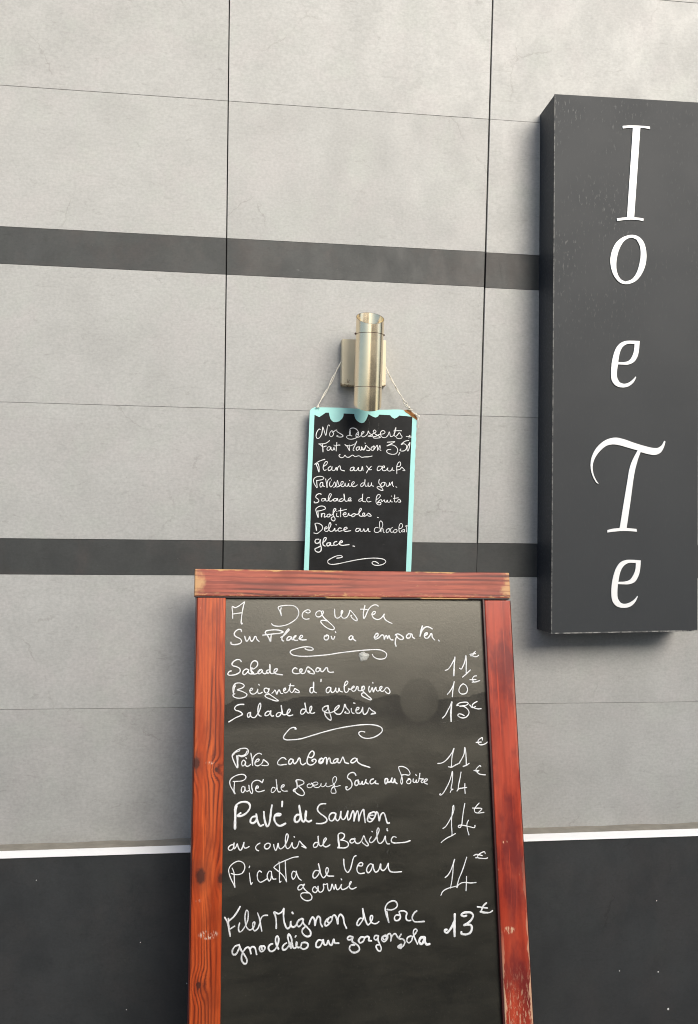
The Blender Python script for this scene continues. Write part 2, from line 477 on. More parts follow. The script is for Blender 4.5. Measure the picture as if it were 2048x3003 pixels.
t = NT('black chalkboard vinyl')
p = t.obj()
b1 = t.noise(p, 18, 5, 0.65); b2 = t.noise(p, 260, 3, 0.7)
cl = t.mix(t.ramp(b1, 0.35, 0.7), (0.007, 0.0075, 0.008), (0.015, 0.016, 0.017))
cl = t.mix(t.ramp(b2, 0.64, 0.80, 0, 0.25), cl, (0.11, 0.11, 0.105))
M['black'] = t.done(cl, 0.55, 0, 0.25)
M['turq'] = plain('turquoise paint', (0.42, 0.83, 0.78), 0.45, var=0.05, scale=25)
M['mdf'] = plain('bare fibreboard', (0.46, 0.20, 0.06), 0.8, var=0.35, scale=120)
M['edge'] = plain('grimy board edge', (0.16, 0.15, 0.13), 0.8, var=0.4, scale=120)
M['string'] = plain('cotton string', (0.72, 0.69, 0.60), 0.85, var=0.15, scale=300)
M['gum'] = plain('dried glue', (0.46, 0.46, 0.42), 0.35, var=0.25, scale=90)

def metal(name, base, r0):
    t = NT(name)
    p = t.obj()
    xs = t.xyz(p)
    br = t.noise(t.vm('MULTIPLY', p, (1, 1, 70)), 9, 4, 0.7)
    rs = t.noise(t.vm('ADD', p, (3.1, 2.2, 0.4)), 150, 3, 0.6)
    rm = t.ramp(rs, 0.70, 0.78, 0, 0.8)
    haze = t.noise(p, 30, 4, 0.6)
    c = t.mix(t.ramp(haze, 0.3, 0.7), tuple(v * 0.93 for v in base), base)
    c = t.mix(rm, c, (0.30, 0.13, 0.045))
    t.b.inputs['Anisotropic'].default_value = 0.55
    return t.done(c, t.ma('ADD', t.ramp(haze, 0.3, 0.7, r0, r0 + 0.04), t.ma('MULTIPLY', rm, 0.4)), t.ma('SUBTRACT', 1.0, t.ma('MULTIPLY', rm, 0.8)))
M['steel'] = metal('brushed stainless steel', (1.0, 0.85, 0.62), 0.19)
t = NT('rusting cream enamel')
p = t.obj()
rn = t.noise(p, 85, 5, 0.7)
lowz = t.ramp(t.xyz(p)[2], 1.711, 1.738, 0.13, 0.0)
rst = t.ramp(t.ma('ADD', rn, lowz), 0.64, 0.72)
M['cream'] = t.done(t.mix(rst, t.mix(t.noise(p, 22), (0.74, 0.64, 0.43), (0.82, 0.73, 0.54)), (0.22, 0.11, 0.045)), 0.5)
M['rust'] = plain('rusty screw', (0.07, 0.03, 0.018), 0.7)
M['paving'] = plain('concrete paving', (0.30, 0.285, 0.26), 0.8, scale=3)
M['asphalt'] = plain('asphalt', (0.055, 0.055, 0.055), 0.85, scale=200)
M['render'] = plain('ochre render', (0.34, 0.28, 0.20), 0.85, scale=2)
M['roof'] = plain('clay tiles', (0.28, 0.12, 0.075), 0.8, scale=5)
M['shutter'] = plain('brown shutters', (0.10, 0.06, 0.04), 0.6)
M['glass'] = plain('window glass', (0.02, 0.025, 0.03), 0.08)

# ------------------------------------------------------------------ ground and street (behind the camera)
bm = bmesh.new(); box(bm, -30, 30, -5.0, 0.03, -0.12, 0.0)
tag(link('pavement', bm, M['paving']), kind='structure')
bm = bmesh.new(); box(bm, -60, 60, -60, 10, -0.40, -0.13)
tag(link('road', bm, M['asphalt']), kind='structure')

# ------------------------------------------------------------------ facade wall
HL = {"H1":[0.000649,2.363821],"B1t":[-0.001459,2.04647],"B1b":[-0.001766,1.963046],"H2":[-0.001451,1.655856],"B2t":[-0.000349,1.354959],"B2b":[-0.000525,1.275661],"H3":[-0.00198,0.97813],"Lt":[0.000184,0.684125],"Wt":[0.000237,0.68444],"Wb":[-0.000647,0.669671],"H0":[0.005,2.683447]}
VL = {"V1":[-0.002539,-0.030977],"V2":[0.02087,0.530204]}
def ix(v, h):
    """crossing of a joint line x = a z + b and a course line z = c x + d"""
    a, b = v; c, d = h
    x_ = (a * d + b) / (1 - a * c)
    return (x_, c * x_ + d)
fac = empty('facade_wall', (0.26, 0, 0))
tag(fac, 'grey stone tiled shop wall with two charcoal bands above a black plinth', 'wall')
fp = Matrix.Translation((-0.26, 0, 0))
W0 = 0.5612
v1, v2 = VL['V1'], VL['V2']
cols = [(-2 * W0, 0.0024), (-W0, 0.0024), (0, 0.0024), (1, 0.0034), (2, 0.0024), (3, 0.0024), (4, 0.0024)]
def vl(i):
    if i == 'V1': return v1
    if i == 'V2': return v2
    if i < 0: return (v1[0], v1[1] + i * 0.5612)
    return (v2[0] * 0.2, v2[1] + 0.03 + i * 0.5612)
verts = [vl(-2), vl(-1), v1, v2, vl(1), vl(2)]
gaps = [0.0012, 0.0012, 0.0013, 0.0018, 0.0012, 0.0012]
top0 = [(0.0, 3.36), (0.0, 3.02), HL['H0'], HL['H1'], HL['B1t'], HL['B1b'], HL['H2'], HL['B2t'], HL['B2b'], HL['H3'], (HL['Lt'][0], HL['Lt'][1] - 0.004)]
kinds = ['tile', 'tile', 'tile', 'tile', 'band', 'tile', 'tile', 'band', 'tile', 'tile']
hg = 0.00032
for r_ in range(len(kinds)):
    for c_ in range(len(verts) - 1):
        va, vb = verts[c_], verts[c_ + 1]
        ga, gb = gaps[c_], gaps[c_ + 1]
        if kinds[r_] == 'band' and r_ == 7:
            if c_ == 2: gb = 0.0003
            if c_ == 3: ga = 0.0003
        ht, hb = top0[r_], top0[r_ + 1]
        if c_ >= 3 and r_ == 4: ht = (ht[0], ht[1] - 0.0015); hb = (hb[0], hb[1] - 0.0018)
        if c_ >= 3 and r_ == 3: hb = (hb[0], hb[1] - 0.0015)
        if c_ >= 3 and r_ == 5: ht = (ht[0], ht[1] - 0.0018)
        q = [ix((va[0], va[1] + ga), (hb[0], hb[1] + hg)), ix((vb[0], vb[1] - gb), (hb[0], hb[1] + hg)),
             ix((vb[0], vb[1] - gb), (ht[0], ht[1] - hg)), ix((va[0], va[1] + ga), (ht[0], ht[1] - hg))]
        cx = sum(p_[0] for p_ in q) / 4; cz = sum(p_[1] for p_ in q) / 4
        dy = random.uniform(-0.0003, 0.0003)
        bm = bmesh.new()
        slab(bm, [[(a - 0.26, b) for a, b in q]], dy, 0.0095)
        nm, mt = ('wall_tile', 'tile') if kinds[r_] == 'tile' else ('band_tile', 'band')
        o = link(nm, bm, M[mt], fac, loc=(cx - 0.26, 0, cz))
        bev(o, 0.0004, 1)
xl, xr = -1.2, 1.75
bm = bmesh.new(); box(bm, xl - 0.26, xr - 0.26, 0.010, 0.20, 0.0, 3.45)
link('backing_wall', bm, M['gap'], fac)
# ledge of mortar, white edge strip, black plinth sheets
def zl(h, x_): return h[0] * x_ + h[1]
bm = bmesh.new()
sec = []
n = 60
for i in range(n + 1):
    x_ = xl + (xr - xl) * i / n
    jb_ = 0.0022 * math.sin(x_ * 41) + 0.0014 * math.sin(x_ * 97 + 1)
    zt = zl(HL['Lt'], x_) + 0.0012 + jb_ * 0.5
    zf = zl(HL['Wt'], x_)
    sec.append([bm.verts.new((x_ - 0.26, yy, zz)) for yy, zz in ((-0.0005, zt), (-0.010, zt - 0.0005), (-0.022, (zt + zf) / 2 + jb_ * 0.3), (-0.0385, zf - 0.0008), (-0.0385, zf - 0.03), (0.0095, zf - 0.03), (0.0095, zt))])
for A_, B_ in zip(sec, sec[1:]):
    for k in range(7):
        bm.faces.new((A_[k], A_[(k + 1) % 7], B_[(k + 1) % 7], B_[k]))
bm.faces.new(sec[0]); bm.faces.new(sec[-1][::-1])
link('mortar_ledge', bm, M['ledge'], fac)
wt, wb = HL['Wt'], HL['Wb']
bm = bmesh.new()
slab(bm, [[(xl - 0.26, zl(wb, xl)), (xr - 0.26, zl(wb, xr)), (xr - 0.26, zl(wt, xr)), (xl - 0.26, zl(wt, xl))]], -0.0425, -0.0389)
for v_ in bm.verts:
    if v_.co.y < -0.041: v_.co.y = -0.0398 if v_.co.z > zl(wt, v_.co.x + 0.26) - 0.004 else -0.0445
bev(link('trim_strip', bm, M['white'], fac), 0.0008, 2)
SPK = [[-0.4220989218161184,0.6200832755254717,0.0009],[-0.20026947978440107,0.47725802735393985,0.001],[-0.22781601603872662,0.3335654644114332,0.001],[-0.09881019545676539,0.38364082739442695,0.0011],[0.9862775379682184,0.5198957192090212,0.0012],[0.9907195870667898,0.354487112125653,0.0016],[0.8954817503730745,0.3614741064050244,0.0012],[1.0158749180169317,0.2668286772057731,0.0024]]
edges = [xl, -0.36, 0.24, 0.84, 1.44, xr]
edges = [xl, 0.20, 1.42, xr]
for a, b in zip(edges, edges[1:]):
    bm = bmesh.new()
    slab(bm, [[(a + 0.001 - 0.26, 0.0), (b - 0.001 - 0.26, 0.0), (b - 0.001 - 0.26, zl(wb, b) - 0.0008), (a + 0.001 - 0.26, zl(wb, a) - 0.0008)]], -0.0405, -0.012)
    for sx, sz, sr in SPK:
        if a < sx < b:
            mtx = Matrix.Translation((sx - 0.26, -0.0405, sz)) @ Matrix.Diagonal((sr, 0.0006, sr * 1.2, 1))
            rr = bmesh.ops.create_icosphere(bm, subdivisions=2, radius=1.0, matrix=mtx)
            for f in {f for v_ in rr['verts'] for f in v_.link_faces}: f.material_index = 1
    cx = (a + b) / 2
    link('plinth_panel', bm, [M['plinth'], M['speck']], fac, loc=(cx - 0.26, 0, 0.33))

# ------------------------------------------------------------------ shop sign
SB = (0.7043, 1.0530, 1.1530, 2.3840)      # x0 x1 z0 z1
sg = empty('shop_sign', (SB[0], 0, SB[2]))
tag(sg, 'tall charcoal box sign with white upright lettering fixed on the grey wall', 'sign')
def sgz(x_, z_): return (x_ - SB[0], z_ - SB[2])
sw, shh = SB[1] - SB[0], SB[3] - SB[2]
def skew(x_): return 0.0055 * x_ / sw       # the right side of the face hangs a little higher
bm = bmesh.new()
slab(bm, [[(0.0, 0.0), (sw, 0.0055), (sw, shh + 0.0055), (0.0, shh)]], -0.0970, -0.0005)
bev(link('sign_case', bm, M['signside'], sg), 0.0006, 1)
bm = bmesh.new()
slab(bm, [[(-0.0008, -0.0006), (sw + 0.0008, 0.0049), (sw + 0.0008, shh + 0.0061), (-0.0008, shh + 0.0006)]], -0.1000, -0.0972)
bev(link('sign_face', bm, M['sign'], sg), 0.0005, 1)
def smooth_loop(pp):
    """round the outline between its sharp corners"""
    n = len(pp)
    P = [Vector(q) for q in pp]
    corner = [i for i in range(n) if (P[i] - P[i - 1]).angle(P[(i + 1) % n] - P[i], 0) > R(42)]
    if len(corner) < 2:
        ext = P[-3:] + P + P[:3]
        S = spline([tuple(v_) for v_ in ext], 0.0025)
        a = min(range(len(S) // 3), key=lambda k: (S[k] - P[0]).length)
        b = min(range(2 * len(S) // 3, len(S)), key=lambda k: (S[k] - P[0]).length)
        return [tuple(v_) for v_ in S[a:b]]
    out = []
    for a, b in zip(corner, corner[1:] + [corner[0] + n]):
        seg = [tuple(P[k % n]) for k in range(a, b + 1)]
        out += [tuple(v_) for v_ in (spline(seg, 0.0025) if len(seg) > 2 else [Vector(q) for q in seg])][:-1]
    return out
LET = [["I",[[8659,23212,8830,23234,9001,23243,9172,23246,9326,23240,9329,23180,9201,23194,9092,23192,9023,22141,8953,21104,9067,21100,9181,21090,9176,21026,9039,21044,8863,21042,8698,21022,8540,20992,8534,21054,8670,21081,8777,21095,8844,22130,8910,23177,8788,23171,8665,23149]]],["o",[[8898,20692,9055,20662,9184,20538,9250,20296,9237,20050,9158,19828,9017,19645,8875,19565,8762,19543,8620,19572,8478,19715,8398,19928,8383,20117,8425,20309,8531,20505,8700,20636],[8893,20627,9013,20589,9090,20452,9114,20262,9086,20043,9016,19821,8903,19666,8748,19602,8634,19654,8549,19799,8525,19988,8547,20179,8602,20359,8701,20527,8800,20600]]],["e",[[9098,18244,9082,18052,9049,17892,8967,17762,8834,17693,8575,17685,8553,17493,8564,17367,8620,17273,8720,17245,8836,17274,8935,17347,9008,17423,9015,17397,8952,17284,8836,17191,8687,17158,8538,17192,8438,17299,8414,17457,8420,17648,8452,17839,8517,18032,8616,18163,8732,18224,8865,18242],[8975,18173,8799,18163,8683,18086,8617,17940,8582,17736,8734,17744,8850,17789,8933,17920,8965,18048]]],["T",[[8131,14938,8088,14953,7989,15109,7939,15297,7947,15486,8019,15676,8149,15837,8313,15951,8511,16003,8709,15976,8975,15894,9242,15824,9442,15787,9559,15796,9642,15855,9702,15959,9732,15937,9693,15809,9610,15680,9476,15626,9342,15636,9132,15685,9076,15541,9011,15318,8962,15064,8898,14588,8802,13940,9040,13920,9051,13857,8852,13868,8653,13866,8489,13851,8344,13831,8344,13887,8488,13920,8637,13935,8717,14428,8813,14998,8862,15283,8927,15475,9059,15722,8843,15774,8611,15832,8446,15844,8297,15802,8150,15679,8036,15519,7988,15361,7995,15203,8055,15047]]],["e",[[9146,13201,9131,13012,9095,12854,9006,12712,8874,12658,8600,12657,8588,12475,8602,12333,8678,12230,8777,12208,8892,12240,9008,12318,9070,12391,9077,12366,9008,12240,8893,12145,8711,12117,8563,12161,8474,12270,8446,12427,8452,12631,8494,12851,8559,13024,8657,13151,8789,13205,8954,13213],[9027,13144,8839,13136,8723,13057,8651,12915,8610,12710,8775,12717,8890,12759,8979,12885,9021,13011]]]]
for ch, loops in LET:
    bm = bmesh.new()
    L = []
    for l in loops:
        pp = [sgz(*q) for q in pairs(l)]
        if ch != 'I': pp = smooth_loop(pp)
        L.append(pp)
    slab(bm, L, -0.1022, -0.1003)
    o = link('letter', bm, M['letter'], sg, label='white letter ' + ch)
    bev(o, 0.0005, 2)

# ------------------------------------------------------------------ wall lamp (steel tube, open slanted ends)
LX, LY, LZ = 0.2815, -0.097, 1.7555
lamp = empty('wall_lamp', (LX, 0, LZ))
tag(lamp, 'brushed steel tube wall lamp with slanted open ends on a rusty cream bracket', 'lamp')
tilt, roll = R(2.5), R(0.9)
rot = Matrix.Rotation(roll, 4, 'Y') @ Matrix.Rotation(tilt, 4, 'X')
RT = 0.0308
def sleeve(z0, z1, s0, s1, r_, th):
    """round sleeve about z between two planes z0 + s0*y and z1 + s1*y"""
    bm = bmesh.new()
    n = 64
    rings = []
    for (rr, zz, ss) in ((r_, z0, s0), (r_, z1, s1), (r_ - th, z1, s1), (r_ - th, z0, s0)):
        rings.append([bm.verts.new(rot @ Vector((rr * math.cos(2 * math.pi * k / n), rr * math.sin(2 * math.pi * k / n), zz + ss * rr * math.sin(2 * math.pi * k / n))) + Vector((0, LY, 0))) for k in range(n)])
    for a in range(4):
        A_, B_ = rings[a], rings[(a + 1) % 4]
        for k in range(n):
            bm.faces.new((A_[k], A_[(k + 1) % n], B_[(k + 1) % n], B_[k]))
    return bm
def sm_ang(o):
    for p_ in o.data.polygons: p_.use_smooth = True
    md = o.modifiers.new('split', 'EDGE_SPLIT'); md.split_angle = R(35)
    return o
cut = math.tan(R(31))
zt_, zb_, s1_, s2_ = 0.0965, -0.0940, 0.0590, -0.0575
sm_ang(link('tube_body', sleeve(s2_, s1_, 0, 0, RT, 0.0015), M['steel'], lamp))
sm_ang(link('end_sleeve', sleeve(s1_ + 0.0011, zt_, 0, cut, RT + 0.0004, 0.0014), M['steel'], lamp))
sm_ang(link('end_sleeve', sleeve(zb_, s2_ - 0.0011, cut, 0, RT + 0.0001, 0.0014), M['steel'], lamp))
for zz in (s1_, s2_):
    sm_ang(link('seam_ring', sleeve(zz - 0.003, zz + 0.003, 0, 0, RT - 0.0004, 0.0009), M['rust'], lamp))
bm = bmesh.new()
bmesh.ops.create_cone(bm, cap_ends=True, segments=48, radius1=RT - 0.002, radius2=RT - 0.002, depth=0.004, matrix=Matrix.Translation((0, LY, 0)) @ rot @ Matrix.Translation((0, 0, 0.03)))
link('lamp_glass', bm, M['white'], lamp)
for sx in (-1, 1):
    bm = bmesh.new()
    bmesh.ops.create_uvsphere(bm, u_segments=12, v_segments=8, radius=0.0024, matrix=Matrix.Translation((0, LY, 0)) @ rot @ Matrix.Translation((sx * (RT + 0.0008), 0, 0.0605)))
    link('screw', bm, M['rust'], lamp, smooth=True)
bm = bmesh.new()
box(bm, 0.2292 - LX, 0.3310 - LX, -0.030, -0.0003, 1.7140 - LZ, 1.8195 - LZ)
o = link('bracket', bm, M['cream'], lamp)
o.data.transform(Matrix.Translation((0, 0, LZ)) ); o.location = (0, 0, -LZ)      # keeps the rust near the lower edge
bev(o, 0.0015, 2)
bm = bmesh.new()
box(bm, -0.014, 0.014, LY + RT - 0.006, -0.030, -0.03, 0.03)
link('spacer', bm, M['cream'], lamp)

# ------------------------------------------------------------------ hanging dessert board
DY = -0.030
db = empty('dessert_board', (0.268, DY, 1.36))
tag(db, 'small black dessert board with dripping turquoise border hanging from the steel wall lamp', 'chalkboard')
def dl(q): return (q[0] - 0.268, q[1] - 1.36)
d_outer = [dl(q) for q in pairs([1570,16521,1608,16568,1678,16605,1802,16605,1926,16607,2086,16608,2228,16610,2352,16606,2495,16603,2656,16597,2853,16571,3050,16571,3230,16589,3356,16594,3482,16603,3591,16606,3681,16603,3754,16584,3845,16554,3918,16493,3982,16432,4042,16375,4047,16318,4035,16228,4046,16174,4031,16067,4026,15995,4037,15942,4022,15852,4030,15780,4016,15673,4021,15530,4004,15422,4013,15298,4000,15172,4004,15065,3994,14958,3999,14833,3997,14839,3995,14571,3986,14357,3982,14143,3972,13894,3964,13573,3955,13235,3944,12907,3925,12214,1465,12251,1480,12923,1502,13725,1524,14849,1542,15477,1563,16252])]
d_inner = [dl(q) for q in pairs([1677,16432,1787,16382,1936,16487,2007,16489,2017,16432,2044,16345,2080,16301,2125,16276,2187,16280,2249,16301,2311,16361,2337,16415,2345,16480,2591,16475,2595,16430,2614,16378,2650,16325,2704,16288,2767,16270,2820,16289,2864,16349,2891,16412,2917,16480,2998,16436,3043,16416,3079,16408,3115,16418,3142,16440,3163,16476,3420,16471,3457,16427,3520,16393,3583,16422,3637,16468,3809,16458,3940,16446,3888,14891,3826,12906,3808,12214,1576,12251,1591,12923,1629,14851])]
d_chip = [dl(q) for q in pairs([3744,16589,3817,16609,3899,16589,3972,16531,4027,16469,4060,16404,4042,16368,3982,16414,3918,16449,3845,16509,3772,16552])]
bm = bmesh.new()
slab(bm, [d_outer], 0.0, 0.006)
for f in bm.faces:
    f.material_index = 1 if abs(f.normal.y) < 0.5 and len(f.verts) == 4 else 0
link('chalk_panel', bm, [M['black'], M['edge']], db)
bm = bmesh.new()
slab(bm, [d_outer, d_inner], -0.0004, -0.00005)
link('painted_border', bm, M['turq'], db)
bm = bmesh.new()
slab(bm, [d_chip], -0.0011, -0.0006)
bev(link('broken_corner', bm, M['mdf'], db), 0.0003, 1)
DES = [["Nos",[[292,1813,16096,1792,16110,1751,16067,1724,15997,1720,15935,1746,15894,1794,15909,1842,15986,1861,16084,1870,16160,1889,16112,1918,16016,1939,15968,1955,16031,1972,16142,1992,16201,2013,16206,2027,16185],[293,2119,16049,2077,16075,2036,16033,2030,15970,2058,15939,2099,15965,2120,16021,2092,16041,2119,16056,2188,16099,2196,16064,2245,16031,2315,15991,2337,15959,2295,15939,2218,15943,2187,15960,2218,15970],[294,2503,16100,2482,16058,2497,15974,2503,16058,2489,16113,2523,16145,2586,16151,2657,16111,2693,16042,2680,15965,2610,15915,2512,15894,2442,15911,2414,15945,2441,15973,2497,15981,2539,15971],[295,2655,15995,2693,16031,2679,16051,2644,16023,2630,15974,2659,15942,2708,15952,2756,15997,2798,16040,2819,16069,2798,16082,2763,16046,2756,15997,2785,15956,2841,15972,2897,16029,2917,16092,2939,16044,3010,15997,3017,15976,2968,15968,2911,15976,2967,15989,3037,16039,3093,16076,3086,16110,3051,16116,3030,16088,3080,16026,3165,15980,3200,15955,3151,15937,3038,15937,3031,15955,3101,15978,3179,16022,3270,16038,3305,16074,3276,16108,3227,16100,3199,16057,3207,16002,3250,15954,3320,15955,3376,16013,3404,16083,3419,16028,3433,15979,3490,15994,3539,16087,3556,16185,3524,16086,3518,16016,3547,15982,3589,16011,3638,16068,3674,16020,3703,15972,3675,15939,3604,15937,3568,15954],[298,3510,16107,3602,16116,3687,16116]],1],
["Desserts",[[299,3802,15988,3874,15980,3931,15977],[299,3887,16018,3852,15982],[299,3867,15955,3860,15952]],1],
["Fait",[[291,1782,15770,1872,15772,1955,15795,2027,15849],[291,1796,15766,1845,15730,1876,15682,1881,15585,1873,15682,1869,15765],[292,1880,15696,1921,15718,1956,15725],[292,2047,15707,1998,15706,1971,15663,1985,15626,2034,15644,2061,15700,2068,15645,2096,15632,2117,15646,2130,15702,2145,15647,2155,15640],[293,2130,15750,2140,15746],[293,2195,15814,2186,15717,2183,15617],[293,2151,15730,2220,15752,2269,15754]],1],
["Maison",[[294,2381,15770,2430,15729,2487,15633,2484,15696,2486,15759],[294,2402,15743,2500,15745,2570,15767,2625,15804,2656,15856,2626,15783,2584,15698,2571,15642,2592,15632],[295,2703,15722,2661,15714,2641,15672,2662,15641,2704,15673,2717,15729,2721,15673,2746,15646,2767,15667,2778,15716,2781,15668,2823,15655,2851,15704,2857,15760],[295,2843,15813,2850,15807],[295,2759,15726,2774,15677,2795,15664,2844,15707,2871,15756,2900,15729,2964,15668,2929,15642,2880,15652],[295,2843,15815,2850,15810],[296,3048,15739,2998,15724,2985,15668,3020,15648,3062,15684,3069,15740,3040,15753,3027,15711,3069,15698,3125,15769,3139,15727,3133,15650,3161,15700,3188,15768,3196,15715,3189,15666,3213,15652]],1],
["3,50",[[297,3357,15844,3449,15853,3534,15862,3449,15811,3351,15760,3450,15788,3535,15764,3592,15710,3600,15640,3558,15583,3466,15570,3381,15593,3345,15634,3366,15670,3444,15678],[298,3653,15616,3625,15554],[299,3860,15898,3768,15875,3683,15796,3747,15818,3804,15785,3812,15729,3770,15665,3692,15649,3656,15669,3677,15698],[299,3889,15850,3840,15771,3820,15694,3841,15652,3869,15716,3889,15843]],1],
["wavy underline",[[293,2272,15538,2248,15524,2265,15483,2314,15467,2356,15485,2383,15527,2419,15486,2475,15480,2530,15516,2565,15531,2615,15497,2671,15512,2713,15517,2769,15486,2839,15495,2910,15499,3008,15519]],0],
["Flan",[[318,1694,15304,1799,15377,1926,15423],[318,1721,15313,1757,15235,1793,15130,1792,15253,1765,15323,1738,15305],[318,1889,15255,1968,15309,1985,15363,1950,15371,1906,15308,1889,15220,1917,15167,1961,15186],[319,2057,15267,2004,15222,2014,15169,2067,15188,2093,15259,2093,15180,2147,15172,2190,15243,2209,15173,2226,15244,2270,15280,2297,15192,2378,15167]],1],
["aux",[[321,2581,15260,2519,15232,2511,15179,2565,15180,2599,15251,2600,15181,2654,15182,2698,15253,2707,15183,2761,15184,2787,15273,2805,15185],[290,2883,15289,2916,15250,2950,15205,3002,15210],[290,2995,15284,2936,15218,2904,15172,2887,15132]],1],
["oeufs",[[291,3226,15289,3167,15288,3134,15241,3141,15189,3187,15197,3240,15257,3233,15283,3253,15257,3299,15264,3299,15297,3259,15290,3247,15244,3267,15192,3333,15199,3379,15259,3373,15207,3413,15181,3466,15209,3485,15268,3479,15215,3525,15197],[292,3598,15290,3651,15298,3677,15344,3663,15396,3630,15389,3591,15316,3585,15224,3589,15126],[292,3598,15211,3665,15232,3704,15279,3738,15247,3778,15202,3731,15201]],1],
["Patisserie",[[282,1743,14931,1810,14946,1883,14967,1910,15001,1856,15031,1768,15026,1702,14998,1673,14950,1683,14883,1717,14817,1755,14771,1750,14858,1743,14938],[282,1884,14894,1844,14893,1818,14839,1838,14786,1878,14820,1884,14887,1892,14820,1926,14801],[283,1950,14975,1965,14888,1984,14775,1983,14875,2005,14950,2065,15000],[283,2052,14917,2039,14850,2067,14796,2114,14837,2153,14912,2174,14865,2168,14805,2128,14787,2188,14819,2220,14947,2242,14866,2269,14820,2202,14796,2276,14827,2343,14875,2349,14922,2315,14922,2296,14867,2316,14814,2357,14808,2390,14856,2397,14896,2404,14829,2445,14814,2478,14884,2479,14830,2513,14817,2566,14852,2607,14907,2593,14927,2559,14906,2546,14845,2580,14812,2628,14819,2678,14854],[283,2079,14958,2085,14950],[284,2498,14952,2504,14945]],1],
["du",[[290,2828,14902,2788,14895,2756,14856,2763,14817,2802,14830,2847,14909,2853,14981,2850,14883,2868,14825,2908,14832],[290,2927,14904,2927,14839,2960,14820,2993,14860,3006,14912,3006,14847,3053,14828]],1],
["Jour",[[291,3183,14987,3171,14915,3218,14838,3258,14773,3272,14740,3225,14740,3152,14778,3132,14810,3172,14824,3225,14805],[291,3283,14924,3237,14903,3218,14851,3251,14825,3297,14852,3310,14905,3276,14924,3336,14905,3350,14840,3390,14834,3416,14880,3422,14920,3429,14854,3456,14894,3488,14940,3489,14868,3516,14830],[292,3569,14824,3592,14815]],1],
["Salade",[[318,1852,14626,1808,14639,1747,14607,1730,14554,1783,14510,1801,14467,1749,14431,1696,14433,1696,14456],[318,1933,14530,1871,14521,1863,14476,1916,14477,1951,14531,1960,14478,2004,14479,2056,14559,2082,14630,2055,14643,2021,14576,2022,14488,2075,14471,2119,14507],[319,2198,14534,2145,14525,2137,14481,2190,14481,2225,14535,2235,14482,2279,14474],[320,2332,14537,2279,14509,2279,14474,2332,14475,2385,14546,2371,14643,2385,14529,2412,14476,2465,14486,2536,14531,2518,14557,2474,14530,2483,14486,2546,14487]],1],
["de",[[295,2783,14548,2734,14527,2707,14492,2735,14478,2784,14507,2803,14653,2797,14535,2812,14479,2875,14469],[295,2966,14565,2916,14564,2896,14515,2925,14470,2995,14479]],1],
["fruits",[[296,3114,14512,3184,14569,3211,14618,3176,14645,3134,14610,3114,14526,3115,14456,3157,14408,3214,14409,3227,14451,3192,14464,3143,14443,3171,14485,3234,14528,3248,14479,3304,14522,3312,14480,3347,14467,3375,14516,3382,14474,3425,14468,3453,14524,3453,14482,3495,14476],[297,3466,14612,3476,14607],[297,3546,14637,3537,14546,3545,14483,3587,14477,3643,14541,3686,14500,3680,14476,3637,14475],[297,3516,14553,3629,14573]],1],
["Profiteroles",[[317,1769,14238,1883,14266,1953,14302,1926,14345,1847,14357,1768,14325,1733,14281,1751,14202,1788,14097,1787,14185,1777,14246],[318,1858,14186,1867,14107,1884,14186,1937,14187,1929,14108,1982,14126],[318,2043,14180,1999,14162,1991,14117,2044,14118,2061,14171,2034,14180,2097,14154,2149,14225,2192,14296,2157,14305,2131,14243,2141,14137,2177,14067,2151,14023,2098,14048,2088,14092,2150,14128],[319,2211,14191,2212,14129,2256,14121],[319,2211,14244,2216,14235],[320,2299,14315,2301,14121],[319,2255,14253,2361,14272,2432,14291],[320,2353,14175,2424,14185,2415,14220,2371,14202,2363,14158,2398,14123,2460,14141,2486,14203,2496,14159,2549,14151],[321,2611,14196,2558,14169,2567,14125,2621,14143,2638,14188,2611,14196,2683,14179,2736,14233,2779,14305,2761,14322,2726,14268,2727,14162,2772,14136,2843,14164,2852,14208,2816,14208,2808,14155,2853,14138,2915,14183,2941,14210,3005,14148,2960,14139,2924,14156],[323,3148,14118,3170,14112]],0],
["Delice",[[317,1719,13938,1738,13868,1756,13798,1746,13886,1719,13956,1790,13965,1878,13914,1888,13843,1836,13781,1757,13731,1695,13745],[318,1941,13835,1994,13854,1985,13889,1941,13862,1942,13800,1995,13783,2047,13854,2081,13943,2063,13986,2037,13942,2039,13819,2083,13784,2136,13802,2171,13856,2180,13794,2225,13803],[319,2196,13944,2205,13935],[319,2322,13857,2277,13866,2242,13821,2269,13790,2340,13805],[320,2384,13823,2455,13859,2437,13885,2392,13867,2375,13814,2420,13788,2535,13807]],1],
["au",[[321,2731,13862,2668,13852,2651,13799,2705,13791,2758,13853,2758,13800,2812,13801,2838,13854,2856,13793,2910,13811,2936,13864,2955,13794,2982,13790]],1],
["chocolat",[[264,3169,13878,3121,13888,3085,13851,3080,13804,3112,13773,3175,13779,3232,13847,3274,13942,3252,14020,3220,14035,3199,13993,3206,13889,3233,13784,3243,13873,3274,13868,3291,13780,3312,13773],[265,3428,13865,3386,13854,3354,13812,3365,13770,3408,13786,3434,13839,3407,13865],[265,3502,13887,3470,13871,3450,13823,3471,13782,3519,13788],[265,3587,13846,3545,13835,3524,13798,3546,13769,3593,13788,3609,13825,3582,13851],[266,3656,13862,3709,13879,3735,13931,3713,13983,3682,13978,3655,13925,3651,13841,3662,13789,3684,13774],[266,3784,13843,3736,13837,3710,13805,3737,13790,3774,13806,3784,13838,3779,13790],[266,3799,13922,3831,13938,3854,13927],[266,3826,13932,3822,13791]],1],
